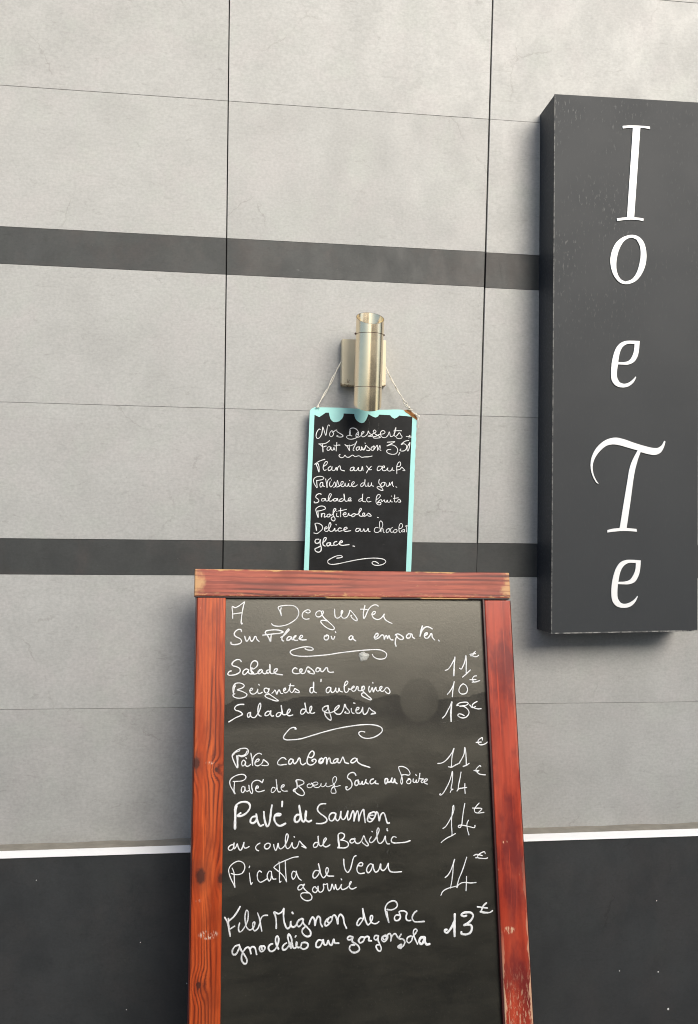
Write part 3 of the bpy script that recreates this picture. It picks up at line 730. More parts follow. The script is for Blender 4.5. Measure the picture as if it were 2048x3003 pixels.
["glace",[[388,1812,13605,1741,13596,1724,13543,1760,13508,1821,13535,1847,13597,1839,13518,1867,13413,1859,13343,1806,13310,1735,13341,1726,13385,1779,13412,1849,13448],[388,1892,13518,1953,13572,1979,13634,1943,13642,1909,13571,1910,13475,1955,13449],[389,2051,13529,1998,13511,1999,13458,2052,13467,2077,13529,2087,13467,2140,13468],[390,2219,13557,2174,13547,2148,13494,2184,13468,2246,13487],[390,2263,13513,2352,13549,2334,13575,2290,13549,2281,13496,2335,13470,2424,13479,2503,13492],[392,2593,13458,2628,13448]],0],
["flourish",[[319,2223,13178,2303,13188,2352,13209,2320,13237,2231,13231,2108,13178,2020,13115,2030,13063,2092,13037,2233,13047,2481,13101,2765,13156,3015,13184,3194,13180,3320,13151,3353,13107,3303,13053,3178,13021,3070,13034,3034,13078,3069,13109,3132,13097,3186,13062]],0],
["faint ghost",[[161,2909,16386,2937,16289,2929,16164,2912,16092],[162,3161,16286,3153,16187,3127,16098],[160,2487,15745,2504,15852],[161,3244,13499,3289,13510,3325,13493]],0]]
for text, ss, part_ in DES:
    bm = bmesh.new()
    for s_ in ss:
        pen_stroke(bm, [dl(q) for q in pairs(s_[1:])], s_[0] * 0.74e-5, -0.00045, 0.0004)
    if text == 'faint ghost':
        bm.free()
        for s_ in ss:
            bm = bmesh.new(); pen_stroke(bm, [dl(q) for q in pairs(s_[1:])], s_[0] * 1e-5, -0.00045, 0.0003)
            link('scratch', bm, M['ghost'], db, smooth=True)
        continue
    nm = 'drawn_flourish' if text in ('flourish', 'wavy underline') else 'handwriting'
    link(nm, bm, M['pen'], db, smooth=True, label=('white drawn ' + text) if nm != 'handwriting' else 'white handwriting reading ' + text)
# string: behind the bracket, down both sides to the two holes
def D3(x_, y_, z_): return (x_ - 0.268, y_ - DY, z_ - 1.36)
bm = bmesh.new()
def strand(a, b, ph, amp, r_=0.0012, mid=None):
    P = []
    n = 14
    for i in range(n + 1):
        f = i / n
        x_ = a[0] + (b[0] - a[0]) * f; y_ = a[1] + (b[1] - a[1]) * f; z_ = a[2] + (b[2] - a[2]) * f
        k = amp * math.sin(math.pi * f)
        sag = 0.004 * math.sin(math.pi * f)
        P.append(D3(x_ + k * math.cos(f * 9 + ph) - 0.2 * sag, y_ - 0.001 + k * math.sin(f * 9 + ph), z_ - sag))
    tube(bm, P, r_, 7, 0.003)
for ph in (0.0, 2.6):
    strand((0.2282, -0.018, 1.7680), (0.1765, -0.0335, 1.6665), ph, 0.0022)
strand((0.1765, -0.0335, 1.668), (0.1715, -0.0335, 1.6600), 0, 0.0004, 0.0014)
strand((0.1765, -0.0335, 1.668), (0.1790, -0.0335, 1.6595), 1, 0.0004, 0.0011)
for ph in (0.0, 2.2):
    strand((0.3320, -0.018, 1.7620), (0.3700, -0.0330, 1.6870), ph, 0.0013, 0.0011)
strand((0.2282, -0.018, 1.7680), (0.3320, -0.018, 1.7620), 0.5, 0.0005, 0.0012)
strand((0.3300, -0.018, 1.7475), (0.3365, -0.022, 1.7470), 1.0, 0.0008, 0.0012)
strand((0.3700, -0.0330, 1.6870), (0.3880, -0.0345, 1.6620), 0.3, 0.0030)
strand((0.3700, -0.0330, 1.6870), (0.3885, -0.0350, 1.6625), 3.2, 0.0055)
strand((0.3800, -0.0345, 1.6720), (0.3930, -0.0350, 1.6600), 3.6, 0.0040, 0.0010)
strand((0.3870, -0.0345, 1.6640), (0.4095, -0.0360, 1.6465), 0.5, 0.0008, 0.0016)
strand((0.3900, -0.0345, 1.6610), (0.4105, -0.0365, 1.6440), 2.5, 0.0020, 0.0010)
tube(bm, [D3(*q) for q in ((0.4010, -0.0350, 1.6530), (0.4060, -0.0360, 1.6430), (0.4080, -0.0365, 1.6300), (0.4070, -0.0360, 1.6160))], 0.0010, 7, 0.003)
link('hanging_string', bm, M['string'], db, smooth=True)

# ------------------------------------------------------------------ menu board
MM = Matrix([[0.9975275974893929,-0.07017835465545602,-0.003700106065060555],[0.0695787376934991,0.9788653580123957,0.19230551251652558],[-0.009873778811524634,-0.1920875045939151,0.981328130174033]]).to_4x4()
MM.translation = Vector([0.26437767741999924,-0.3641609484199666,0.0])
mb = empty('menu_board', mat=MM)
tag(mb, 'large leaning pavement menu board in a worn red wooden frame', 'menu board')
REC = 0.010
bm = bmesh.new(); box(bm, -0.3507, 0.3497, -0.0030, 0.024, 1.2597, 1.3173)
bev(link('top_rail', bm, M['rail'], mb), 0.0022, 3)
bm = bmesh.new(); box(bm, -0.3480, 0.3475, -0.0004, 0.022, 1.2572, 1.2595)
link('rail_lip', bm, M['maroon'], mb)
bm = bmesh.new(); box(bm, -0.3446, -0.2850, 0.0, 0.026, 0.02, 1.2570)
bev(link('stile', bm, M['stile'], mb, label='orange left upright with dark knots'), 0.0022, 3)
bm = bmesh.new(); box(bm, 0.2888, 0.3494, 0.0, 0.026, 0.02, 1.2548)
bev(link('stile', bm, M['stile2'], mb, label='deep red right upright worn along its edges'), 0.0022, 3)
bm = bmesh.new(); box(bm, -0.2846, 0.2884, 0.0, 0.024, 0.085, 0.145)
bev(link('bottom_rail', bm, M['stile2'], mb), 0.0022, 3)
bm = bmesh.new(); box(bm, 0.2850, 0.2886, 0.0015, 0.02, 0.147, 1.2568)
link('frame_edge', bm, M['maroon2'], mb)  # shade on the upright's inner side, put in as a dark strip
for xa, xb, zt2 in ((-0.3474, -0.3448, 1.2568), (0.3496, 0.3508, 1.2546)):
    bm = bmesh.new(); box(bm, xa, xb, 0.0016, 0.025, 0.02, zt2)
    bev(link('frame_edge', bm, M['maroon2'], mb), 0.0008, 2)
bm = bmesh.new(); box(bm, -0.300, 0.300, REC, REC + 0.006, 0.09, 1.27)
link('writing_panel', bm, M['slate'], mb)
# rear prop frame of the board
for sx in (-0.31, 0.27):
    bm = bmesh.new(); box(bm, sx, sx + 0.04, 0.030, 0.050, 0.03, 1.25)
    bev(link('prop_leg', bm, M['stile2'], mb), 0.002, 2)
SMT = [q for q in pairs([-2815,10365,-2605,10459,-2356,10509,-2105,10501,-1929,10449,-1726,10391,-1574,10418,-1370,10485,-1165,10499,-753,10493,-493,10532,-285,10511,-51,10420,210,10353,344,10439,611,10498,877,10507,802,10521,935,10480,1002,10189,1167,9952,1413,9866,1645,9906,1747,10067,1770,10394,1995,10424,2152,10443,2427,10430,2548,10493,2828,10544])]
ELX, ELZ, ERX, ERZ = [0.1335,1.0398,0.0429,0.0464]
SMT = sorted([q for q in SMT if abs(q[0] - ELX) > ERX * 0.97] + [(ELX - ERX * 0.98, 1.0470), (ELX + ERX * 0.98, 1.0400)])
def top_at(x_):
    for a, b in zip(SMT, SMT[1:]):
        if a[0] <= x_ <= b[0]:
            f = (x_ - a[0]) / max(1e-6, b[0] - a[0])
            f = f * f * (3 - 2 * f)
            return a[1] + (b[1] - a[1]) * f
    return SMT[0][1] if x_ < SMT[0][0] else SMT[-1][1]
def wet(x_, z_):
    low = 0.985 - 0.045 * max(0.0, min(1.0, (x_ - 0.02) / 0.2)) + 0.004 * math.sin(x_ * 30)
    e = math.hypot((x_ - ELX) / ERX, (z_ - ELZ) / ERZ)
    fade = max(0.0, min(1.0, (z_ - low) / (0.022 + 0.05 * max(0.0, min(1.0, (x_ - 0.02) / 0.2)))))
    a = 0.95 * fade if z_ < top_at(x_) else 0.0
    if e < 1.08:
        k = max(0.0, min(1.0, (1.06 - e) / 0.12))
        a = a * (1 - k) + k * 0.36 * (0.6 + 0.4 * min(1.0, e)) * max(0.0, min(1.0, (z_ - 0.965) / 0.04))
    return a
bm = bmesh.new()
lay = bm.loops.layers.float_color.new('alpha')
NX, NZ = 285, 96
gx0, gx1, gz0, gz1 = -0.2840, 0.2845, 0.925, 1.117
G = [[bm.verts.new((gx0 + (gx1 - gx0) * i / NX, REC - 0.0003, gz0 + (gz1 - gz0) * k / NZ)) for k in range(NZ + 1)] for i in range(NX + 1)]
for i in range(NX):
    for k in range(NZ):
        q = (G[i][k], G[i + 1][k], G[i + 1][k + 1], G[i][k + 1])
        al = [wet(v_.co.x, v_.co.z) for v_ in q]
        if max(al) <= 0: continue
        f = bm.faces.new(q)
        for lp, a in zip(f.loops, al): lp[lay] = (a, a, a, 1)
bmesh.ops.delete(bm, geom=[v_ for v_ in bm.verts if not v_.link_faces], context='VERTS')
link('wiped_smear', bm, M['smear'], mb)
MEN = [["A",[[271,-2697,12144,-2699,12258,-2706,12394,-2649,12369,-2575,12401,-2507,12452,-2451,12493,-2470,12418,-2497,12270,-2516,12110,-2517,12042,-2501,12020,-2495,12040],[272,-2681,12235,-2602,12247,-2517,12260]],1],
["Deguster",[[277,-1660,12203,-1692,12289,-1733,12370,-1727,12387,-1646,12413,-1518,12423,-1402,12414,-1332,12372,-1292,12302,-1292,12227,-1333,12147,-1415,12078,-1531,12014,-1646,11983,-1750,11977,-1819,11988,-1859,12014,-1870,12029],[278,-1667,12370,-1678,12313,-1663,12226],[281,-1134,12280,-1088,12260,-1041,12280,-1046,12315,-1087,12330,-1146,12309,-1199,12262,-1214,12199,-1188,12147,-1135,12127,-1065,12136],[290,-795,12297,-841,12308,-901,12278,-921,12226,-895,12184,-836,12180,-783,12220,-752,12272,-756,12304,-782,12301,-789,12252,-750,12174,-672,12097,-568,12006,-516,11941,-529,11909,-582,11905,-674,11941,-772,12019,-811,12077,-797,12099,-738,12103,-685,12090],[292,-506,12344,-503,12240,-486,12168,-447,12149,-393,12175,-346,12247,-325,12299,-338,12319,-358,12292,-360,12214,-334,12162,-288,12149,-234,12175,-186,12254,-165,12319,-138,12300,-73,12228,-14,12137,-15,12097,-55,12104,-121,12156,-147,12202,-133,12211],[296,170,12426,146,12333,128,12228,140,12143,174,12189,209,12268,251,12347,307,12406,375,12440,429,12440,469,12414],[295,70,12346,144,12347,218,12340],[296,316,12239,363,12236,398,12269,392,12301,351,12288,323,12242,342,12177,395,12135,462,12124,530,12157,579,12217,600,12246,586,12203,611,12131,677,12079,764,12039]],1],
["Sur",[[319,-2510,11866,-2517,11902,-2553,11913,-2618,11884,-2658,11833,-2653,11786,-2610,11750,-2537,11714,-2505,11664,-2529,11621,-2601,11596,-2673,11592,-2723,11607,-2728,11643],[319,-2441,11764,-2421,11699,-2399,11659,-2356,11706,-2335,11760,-2320,11692,-2290,11659,-2254,11699,-2226,11757,-2204,11760,-2182,11699,-2138,11658]],1],
["Place",[[322,-2007,11836,-1993,11872,-1890,11894,-1773,11898,-1670,11879,-1626,11855,-1684,11831,-1831,11814,-1949,11800,-2058,11788],[322,-2000,11829,-1941,11749,-1894,11657,-1887,11727,-1878,11807],[324,-1677,11741,-1611,11777,-1537,11850,-1496,11901,-1507,11919,-1537,11894,-1596,11814,-1648,11734,-1648,11683,-1618,11665],[325,-1449,11748,-1500,11755,-1540,11719,-1545,11683,-1508,11680,-1463,11711,-1441,11748,-1441,11704,-1412,11689,-1397,11719,-1345,11777,-1382,11762,-1407,11711,-1375,11679,-1316,11679],[326,-1286,11711,-1227,11733,-1204,11769,-1234,11784,-1271,11747,-1271,11704,-1212,11685,-1130,11689]],1],
["où",[[330,-689,11768,-726,11768,-742,11724,-720,11688,-675,11687,-644,11731,-651,11776,-696,11786,-704,11761],[331,-584,11761,-569,11709,-540,11697,-509,11753],[302,-495,11859,-485,11842]],1],
["a",[[334,-111,11759,-153,11771,-196,11730,-185,11693,-139,11693,-108,11752,-116,11723,-86,11686,-49,11663]],1],
["emporter.",[[337,365,11736,426,11751,450,11796,436,11825,397,11803,361,11736,387,11699,456,11721,535,11788,573,11773,586,11691,611,11758,635,11780,649,11736,656,11706,680,11758,696,11773,710,11721,740,11683,778,11680],[340,831,11780,851,11802,866,11780,837,11683,830,11594,844,11546],[341,844,11795,890,11810,959,11780,1012,11735,1003,11698,949,11690,896,11720,873,11750],[342,1123,11802,1083,11765,1097,11720,1144,11720,1176,11764,1162,11809,1124,11817,1178,11809,1209,11802,1223,11742,1268,11709],[345,1454,11982,1415,11877,1390,11753,1430,11862,1487,11937,1551,11964,1614,11955,1675,11919],[345,1497,11771,1553,11801,1562,11831,1515,11824,1489,11771,1511,11719,1566,11719,1615,11771,1648,11816,1663,11801,1669,11741,1721,11678],[347,1808,11671,1823,11656]],1],
["flourish",[[287,-1157,11500,-1099,11474,-1013,11468,-977,11485,-1005,11520,-1099,11539,-1214,11531,-1343,11500,-1457,11459,-1475,11424,-1429,11375,-1301,11346,-1129,11338,-913,11350,-667,11370,-405,11408,-113,11441,182,11465,389,11474,522,11456,610,11405,631,11355,592,11291,502,11268,399,11285,334,11329,313,11371]],0],
["Salade",[[311,-2508,11241,-2530,11271,-2589,11281,-2663,11245,-2702,11187,-2677,11153,-2610,11135,-2536,11090,-2532,11031,-2586,10988,-2682,10960,-2770,10965,-2785,10983,-2756,11034,-2715,11048],[312,-2350,11066,-2402,11084,-2461,11045,-2473,10987,-2438,10968,-2387,11008,-2350,11059,-2357,11015,-2327,10986,-2253,10992,-2298,11066,-2311,11154,-2277,11227,-2225,11254,-2173,11227,-2165,11168,-2209,11109,-2269,11083,-2284,11110],[312,-2306,11066,-2283,11000,-2223,10977,-2164,10999,-2105,11057,-2075,11071,-2120,11064,-2157,11013,-2134,10984,-2090,11005,-2060,11056,-2060,11012,-2015,10982,-1955,11011],[315,-1922,11062,-1970,11048,-1978,11004,-1940,10989,-1903,11048,-1908,11180,-1907,11062,-1880,10988,-1820,10995,-1753,11054,-1753,11083,-1798,11076,-1820,11032,-1798,10988,-1730,10969,-1640,10957]],1],
["cesar",[[318,-1330,11079,-1368,11102,-1421,11058,-1421,11006,-1376,10981,-1293,10983,-1232,11019,-1224,11071,-1262,11071,-1270,11027,-1232,10982,-1171,10989,-1102,11114,-1049,11092,-973,11024,-958,10972,-1004,10972,-1087,11003,-1102,11033,-1057,11017],[322,-835,11075,-888,11098,-927,11053,-912,11016,-866,11023,-827,11082,-820,11030,-782,11015,-735,11059,-704,11096,-674,11088,-667,11029,-621,10998,-544,11002]],1],
["Beignets",[[267,-2642,10725,-2653,10660,-2663,10589,-2675,10649,-2665,10737,-2626,10786,-2565,10799,-2492,10787,-2442,10750,-2453,10718,-2508,10685,-2586,10659,-2513,10636,-2435,10602,-2384,10563,-2401,10525,-2467,10495,-2568,10489,-2646,10512,-2674,10550,-2663,10572,-2635,10577],[267,-2637,10769,-2626,10725],[269,-2329,10639,-2279,10649,-2262,10677,-2290,10688,-2323,10650,-2306,10589,-2261,10566,-2200,10588,-2166,10637,-2155,10675,-2161,10620,-2144,10581,-2104,10581,-2065,10602],[270,-2139,10766,-2128,10750],[271,-1936,10661,-1970,10684,-2015,10679,-2026,10640,-2003,10596,-1969,10584,-1935,10617,-1936,10672,-1919,10678,-1930,10628,-1952,10590,-1918,10562,-1851,10516,-1771,10460,-1726,10424,-1783,10422,-1884,10456,-1986,10502,-2008,10530,-1986,10552,-1918,10562],[271,-1862,10577,-1817,10621,-1800,10648,-1783,10620,-1760,10554,-1743,10603,-1709,10647,-1692,10614,-1670,10575,-1635,10569],[273,-1618,10629,-1573,10651,-1579,10684,-1607,10668,-1618,10624,-1590,10585,-1545,10595,-1499,10655,-1470,10772,-1487,10678,-1476,10611,-1442,10588,-1402,10621,-1379,10671,-1351,10654,-1294,10619,-1282,10591,-1328,10584,-1368,10604,-1374,10587],[274,-1499,10733,-1396,10726]],1],
["d'aubergines",[[287,-992,10687,-1040,10682,-1058,10630,-1046,10583,-1005,10577,-980,10640,-976,10803,-982,10675,-963,10599,-921,10576],[289,-816,10854,-820,10807],[290,-607,10676,-655,10688,-704,10648,-705,10590,-669,10572,-626,10618,-607,10670,-608,10612,-584,10577,-536,10594,-505,10657,-496,10675,-499,10611,-470,10581,-439,10616,-432,10668,-415,10609,-361,10585],[291,-322,10702,-255,10748,-236,10794,-260,10812,-297,10778,-316,10702,-312,10608,-282,10573,-239,10595,-220,10648,-232,10665,-196,10636,-147,10658,-97,10687,-109,10705,-146,10682,-159,10635,-124,10594,-74,10617,-42,10692,-18,10686,-13,10616,35,10603,72,10615],[294,98,10696,74,10697,60,10644,78,10615,115,10632,122,10684,104,10702,73,10662,72,10620,120,10567,192,10496,270,10424,251,10411,154,10449,64,10503,58,10539,96,10562,138,10549],[295,231,10695,213,10636,237,10571,275,10630,294,10670,305,10623,316,10576,349,10640,374,10675,379,10622,409,10592,453,10609,509,10668,504,10691,460,10668,465,10615,507,10585,557,10608,589,10655,633,10660,675,10607,680,10565,654,10536,605,10554,581,10582],[295,306,10776,311,10762]],1],
["Salade",[[301,-2446,10361,-2532,10360,-2601,10335,-2636,10286,-2615,10247,-2550,10226,-2490,10191,-2475,10161,-2529,10128,-2619,10090,-2698,10043,-2752,10013],[301,-2310,10192,-2360,10178,-2369,10130,-2359,10100,-2324,10109,-2310,10187,-2305,10197,-2304,10128,-2269,10093,-2219,10092,-2169,10145,-2109,10262,-2094,10351,-2105,10381,-2135,10347,-2154,10243,-2144,10165,-2119,10125,-2088,10115],[304,-1897,10204,-1947,10210,-1998,10172,-2003,10128,-1967,10122,-1917,10151,-1885,10224,-1887,10150,-1861,10112,-1826,10117],[305,-1684,10181,-1735,10177,-1770,10138,-1760,10103,-1709,10107,-1669,10156,-1653,10180,-1669,10329,-1648,10215,-1628,10140,-1593,10135,-1542,10149,-1485,10202,-1480,10242,-1506,10247,-1536,10193,-1542,10139,-1501,10113,-1424,10127]],1],
["de",[[296,-1163,10240,-1223,10241,-1256,10194,-1251,10146,-1212,10142,-1163,10187,-1146,10224,-1169,10373,-1146,10256,-1119,10176,-1086,10159,-1053,10190,-1020,10264,-1027,10301,-1053,10286,-1064,10212,-1048,10164,-1004,10152,-960,10168]],1],
["gesiers",[[299,-683,10301,-738,10291,-788,10249,-783,10202,-739,10190,-683,10237,-672,10311,-661,10226,-629,10130,-608,10044,-614,10007,-664,10024,-724,10089,-751,10169],[298,-756,10180,-684,10157,-585,10169,-484,10228,-433,10286,-433,10308,-472,10292,-528,10234,-535,10176,-496,10133,-419,10126,-368,10173,-333,10252,-310,10327,-283,10262,-217,10176,-223,10144,-285,10145,-318,10156,-296,10172],[302,-172,10239,-167,10169,-145,10142,-117,10136],[303,-119,10351,-91,10345],[302,-72,10200,-15,10220,-3,10252,-37,10258,-71,10216,-67,10157,-22,10135,29,10155,63,10219,76,10262,79,10170,95,10118,140,10118,186,10174,216,10243,266,10199,355,10133,298,10118,252,10111,298,10134]],1],
["flourish",[[290,-1349,9842,-1385,9839,-1363,9862,-1399,9874,-1472,9855,-1558,9773,-1613,9698,-1616,9656,-1566,9627,-1443,9624,-1270,9637,-1052,9692,-759,9769,-464,9833,-167,9877,57,9897,221,9897,386,9872,482,9820,488,9756,426,9694,320,9639,185,9614,74,9631,0,9682,-21,9725,9,9757,62,9761,110,9747]],0],
["Pâtes",[[273,-2557,9324,-2547,9334,-2481,9312,-2410,9330,-2360,9368,-2345,9427,-2376,9467,-2442,9478,-2533,9461,-2623,9409,-2673,9352,-2667,9293,-2631,9204,-2575,9100,-2559,9095,-2561,9212,-2562,9319,-2582,9335,-2571,9212,-2570,9114],[272,-2653,9351,-2613,9399,-2522,9431],[273,-2542,9343,-2471,9332,-2400,9364,-2370,9422],[274,-2395,9290,-2384,9273],[273,-2409,9217,-2440,9243,-2475,9209,-2479,9156,-2454,9126,-2419,9154,-2399,9207,-2404,9149,-2378,9119,-2343,9122,-2297,9155],[274,-2294,9376,-2273,9272,-2257,9125,-2257,9213,-2247,9272,-2207,9330,-2156,9363,-2116,9371,-2075,9351],[274,-2201,9192,-2135,9219,-2120,9249,-2156,9254,-2191,9221,-2211,9173,-2196,9133,-2155,9122,-2094,9145,-2049,9197,-2034,9246,-2013,9226,-1952,9180,-1931,9140,-1962,9124,-2064,9129]],1],
["carbonara",[[278,-1567,9233,-1603,9264,-1644,9270,-1701,9237,-1742,9179,-1732,9139,-1686,9123,-1614,9131,-1557,9134],[318,-1428,9231,-1474,9238,-1508,9195,-1508,9144,-1475,9137,-1435,9180,-1415,9224,-1415,9173,-1389,9141,-1342,9178,-1295,9253,-1276,9239,-1263,9156,-1223,9115,-1156,9147],[320,-1102,9273,-1036,9252,-982,9308,-988,9372,-1021,9386,-1068,9349,-1109,9267,-1129,9191,-1110,9133,-1057,9106,-983,9129,-936,9185,-956,9218,-1009,9213,-1029,9194,-1003,9181],[322,-822,9240,-869,9209,-883,9158,-843,9129,-796,9156,-788,9220,-828,9227,-862,9190,-843,9151,-802,9182,-741,9250,-721,9243,-715,9115,-694,9191,-667,9235,-647,9228,-634,9151,-601,9125,-554,9143],[324,-485,9218,-539,9206,-574,9156,-561,9130,-513,9148,-472,9217,-480,9147,-439,9133,-405,9183,-370,9247,-344,9194,-324,9136,-250,9115],[327,-65,9200,-119,9220,-188,9177,-202,9139,-162,9125,-93,9162,-65,9206,-59,9148,28,9081,109,9053,204,9022]],1],
["Pavé",[[266,-2649,8829,-2556,8829,-2464,8838,-2403,8875,-2393,8920,-2429,8954,-2506,8963,-2599,8941,-2690,8884,-2720,8826,-2704,8747,-2662,8671,-2615,8591,-2610,8591,-2631,8646,-2627,8734,-2623,8808],[267,-2417,8707,-2453,8728,-2483,8670,-2478,8621,-2447,8605,-2416,8648,-2412,8717,-2401,8648,-2365,8627,-2334,8640],[268,-2330,8744,-2319,8665,-2287,8594,-2267,8579,-2252,8623,-2273,8713,-2263,8787,-2222,8825,-2165,8838,-2113,8826,-2077,8800],[270,-2036,8844,-2061,8785],[269,-2180,8685,-2139,8688,-2139,8718,-2170,8724,-2190,8680,-2180,8630,-2138,8609,-2071,8617,-2014,8635]],1],
["de",[[229,-1791,8672,-1838,8688,-1869,8640,-1869,8595,-1833,8589,-1781,8637,-1755,8695,-1765,8775,-1773,8846,-1765,8766,-1750,8665,-1723,8595,-1682,8595],[230,-1671,8683,-1614,8696,-1603,8725,-1640,8727,-1671,8683,-1656,8632,-1614,8606,-1541,8604]],1],
["Boeuf",[[267,-1337,8663,-1342,8742,-1362,8806,-1336,8820,-1264,8813,-1202,8782,-1197,8747,-1244,8719,-1306,8697,-1255,8651,-1203,8590,-1188,8536,-1214,8508,-1266,8510,-1337,8546,-1383,8592,-1378,8635,-1337,8668,-1342,8771,-1347,8811],[267,-1393,8641,-1419,8617,-1399,8587],[197,-1048,8722,-1099,8729,-1131,8696,-1110,8661,-1059,8656,-1017,8687,-1017,8736,-1042,8747,-1006,8711,-944,8704,-903,8728,-913,8757,-965,8761,-1006,8741,-1001,8696,-965,8661,-893,8656,-841,8701,-835,8740,-841,8696,-810,8666,-768,8679,-731,8722,-731,8742,-737,8688,-706,8662,-643,8675,-569,8707,-516,8784,-515,8844,-547,8859,-584,8826,-590,8757,-570,8697,-550,8627,-524,8558,-530,8533,-619,8536,-629,8561,-612,8629,-570,8667,-518,8661,-434,8678],[199,-569,8717,-554,8677,-612,8620]],1],
["Sauce",[[317,-99,8870,-120,8911,-156,8930,-220,8919,-268,8876,-274,8826,-222,8785,-191,8734,-187,8665,-214,8621,-288,8584,-309,8600,-314,8644,-287,8643],[323,-47,8774,-97,8764,-123,8718,-111,8671,-68,8676,-35,8739,-54,8763,-42,8704,1,8691,39,8748,32,8696,75,8688,121,8786,113,8722,163,8691],[325,277,8787,227,8771,201,8719,225,8689,281,8705,326,8750,313,8704,375,8684]],1],
["au",[[377,578,8783,534,8779,520,8732,537,8679,576,8719,590,8777,582,8719,639,8717,679,8798,664,8716,708,8703,735,8773,740,8714,783,8677]],1],
["Poivre",[[253,882,8845,959,8854,1047,8840,1073,8868,1044,8940,976,8996,888,9022,830,9012,835,8964,871,8875,899,8779,903,8697,883,8662,865,8698,880,8780,901,8850],[254,1057,8751,1019,8740,992,8706,1016,8669,1067,8674,1088,8720,1064,8762,1032,8769,1018,8728],[254,1140,8760,1138,8701,1176,8688,1209,8740,1207,8681,1246,8697,1275,8791,1290,8874,1281,8803],[255,1194,8847,1212,8829],[255,1286,8761,1324,8754,1363,8753,1310,8701,1328,8677,1373,8693,1438,8715,1452,8744,1407,8746,1373,8693,1398,8663,1448,8644]],1],
["Pavé",[[593,-2602,7918,-2603,8039,-2599,8171,-2600,8272,-2580,8353],[467,-2611,8273,-2590,8354,-2527,8407,-2442,8425,-2356,8411,-2308,8364,-2308,8302,-2355,8227,-2429,8174,-2503,8152,-2557,8159,-2525,8188,-2493,8212],[471,-2184,8134,-2248,8127,-2290,8077,-2290,8026,-2252,8005,-2204,8023,-2167,8083,-2176,8185,-2162,8082,-2129,7990,-2092,7947,-2033,7965],[473,-2023,8215,-2012,8097,-1980,7973,-1958,7932,-1921,7961,-1894,8072,-1873,8245,-1857,8337],[475,-1765,8133,-1689,8135,-1678,8156,-1743,8168,-1797,8129,-1808,8058,-1775,7985,-1722,7937,-1668,7935,-1581,7972]],1],
["de",[[478,-1646,8401,-1651,8309]],1],
["Saumon",[[480,-1299,8131,-1342,8132,-1386,8083,-1386,8011,-1343,7988,-1288,8038,-1272,8119,-1298,8316,-1266,8140,-1239,8015,-1201,7993,-1163,8084,-1151,8197,-1168,8115,-1158,8022,-1103,7989,-1049,8008],[361,-746,8327,-813,8329,-875,8308,-915,8246,-910,8193,-860,8139,-782,8083,-727,8028,-727,7986,-784,7951,-862,7941,-940,7947],[362,-534,8126,-601,8144,-658,8110,-679,8047,-654,7993,-609,7986,-558,8042,-534,8115,-541,8031,-502,7982,-456,8028,-426,8164,-428,8058,-394,8004,-355,8013,-302,8106,-278,8169,-291,8074,-276,7989,-241,8009,-206,8103,-170,8165,-149,8111,-157,7963,-121,8078,-79,8162,-58,8108,-55,7959,-30,8053,12,8148,52,8183,62,8092,81,7927],[367,246,8117,177,8099,141,8025,134,7962,179,7934,236,7958,290,8041,303,8105,263,8127,194,8098,170,8046,203,7996,260,7994,308,8072,326,8125,355,8103,380,7947,411,8047,464,8104,492,8087,530,7968,557,7892,597,7895],[367,204,8060,250,8062]],1],
["au",[[280,-2623,7612,-2682,7604,-2730,7560,-2724,7519,-2681,7507,-2639,7536,-2618,7647,-2623,7576,-2612,7530,-2580,7564,-2554,7624,-2537,7562,-2504,7504,-2477,7503,-2445,7568,-2419,7649,-2424,7567,-2402,7535,-2359,7539,-2316,7562]],1],
["coulis",[[283,-2100,7616,-2154,7586,-2186,7536,-2164,7489,-2126,7472],[284,-1936,7607,-1991,7584,-2007,7538,-1980,7501,-1925,7509,-1893,7554,-1898,7595,-1947,7607,-2002,7569,-2001,7528],[284,-1822,7576,-1811,7519,-1778,7461,-1751,7516,-1729,7598,-1718,7525,-1685,7487,-1630,7511,-1564,7601,-1526,7713,-1531,7760,-1553,7771,-1575,7726,-1581,7612,-1570,7518,-1537,7486,-1488,7515,-1443,7595,-1438,7523,-1394,7485,-1345,7508,-1311,7579,-1294,7620,-1245,7566,-1157,7479,-1201,7497,-1245,7519],[287,-1404,7710,-1399,7701]],1],
["de",[[299,-908,7577,-972,7573,-1008,7528,-994,7488,-945,7492,-908,7551,-911,7704,-901,7590,-880,7516,-838,7507,-773,7585,-736,7643,-757,7657,-794,7612,-802,7519,-759,7484,-709,7495,-666,7520]],1],
["Basilic",[[303,-491,7706,-493,7599,-487,7478,-505,7459,-473,7471,-485,7626,-484,7719,-426,7741,-369,7715,-362,7667,-399,7622,-442,7604,-356,7586,-285,7536,-286,7483,-344,7448,-445,7450,-505,7455],[304,-161,7611,-219,7607,-248,7568,-213,7533,-154,7564,-139,7631,-147,7584,-111,7526,-53,7526,6,7584,44,7663,85,7574,142,7477,112,7465,26,7523,12,7543],[307,203,7636,166,7584,172,7536,216,7528,283,7585,351,7698,375,7778,354,7806,331,7766,325,7631,347,7529,390,7500,457,7544,504,7637,509,7555,544,7486,588,7484],[307,220,7744,228,7738],[309,544,7784,543,7751,558,7743],[310,731,7607,680,7622,634,7577,633,7523,691,7496,809,7495,942,7502,1032,7526]],1],
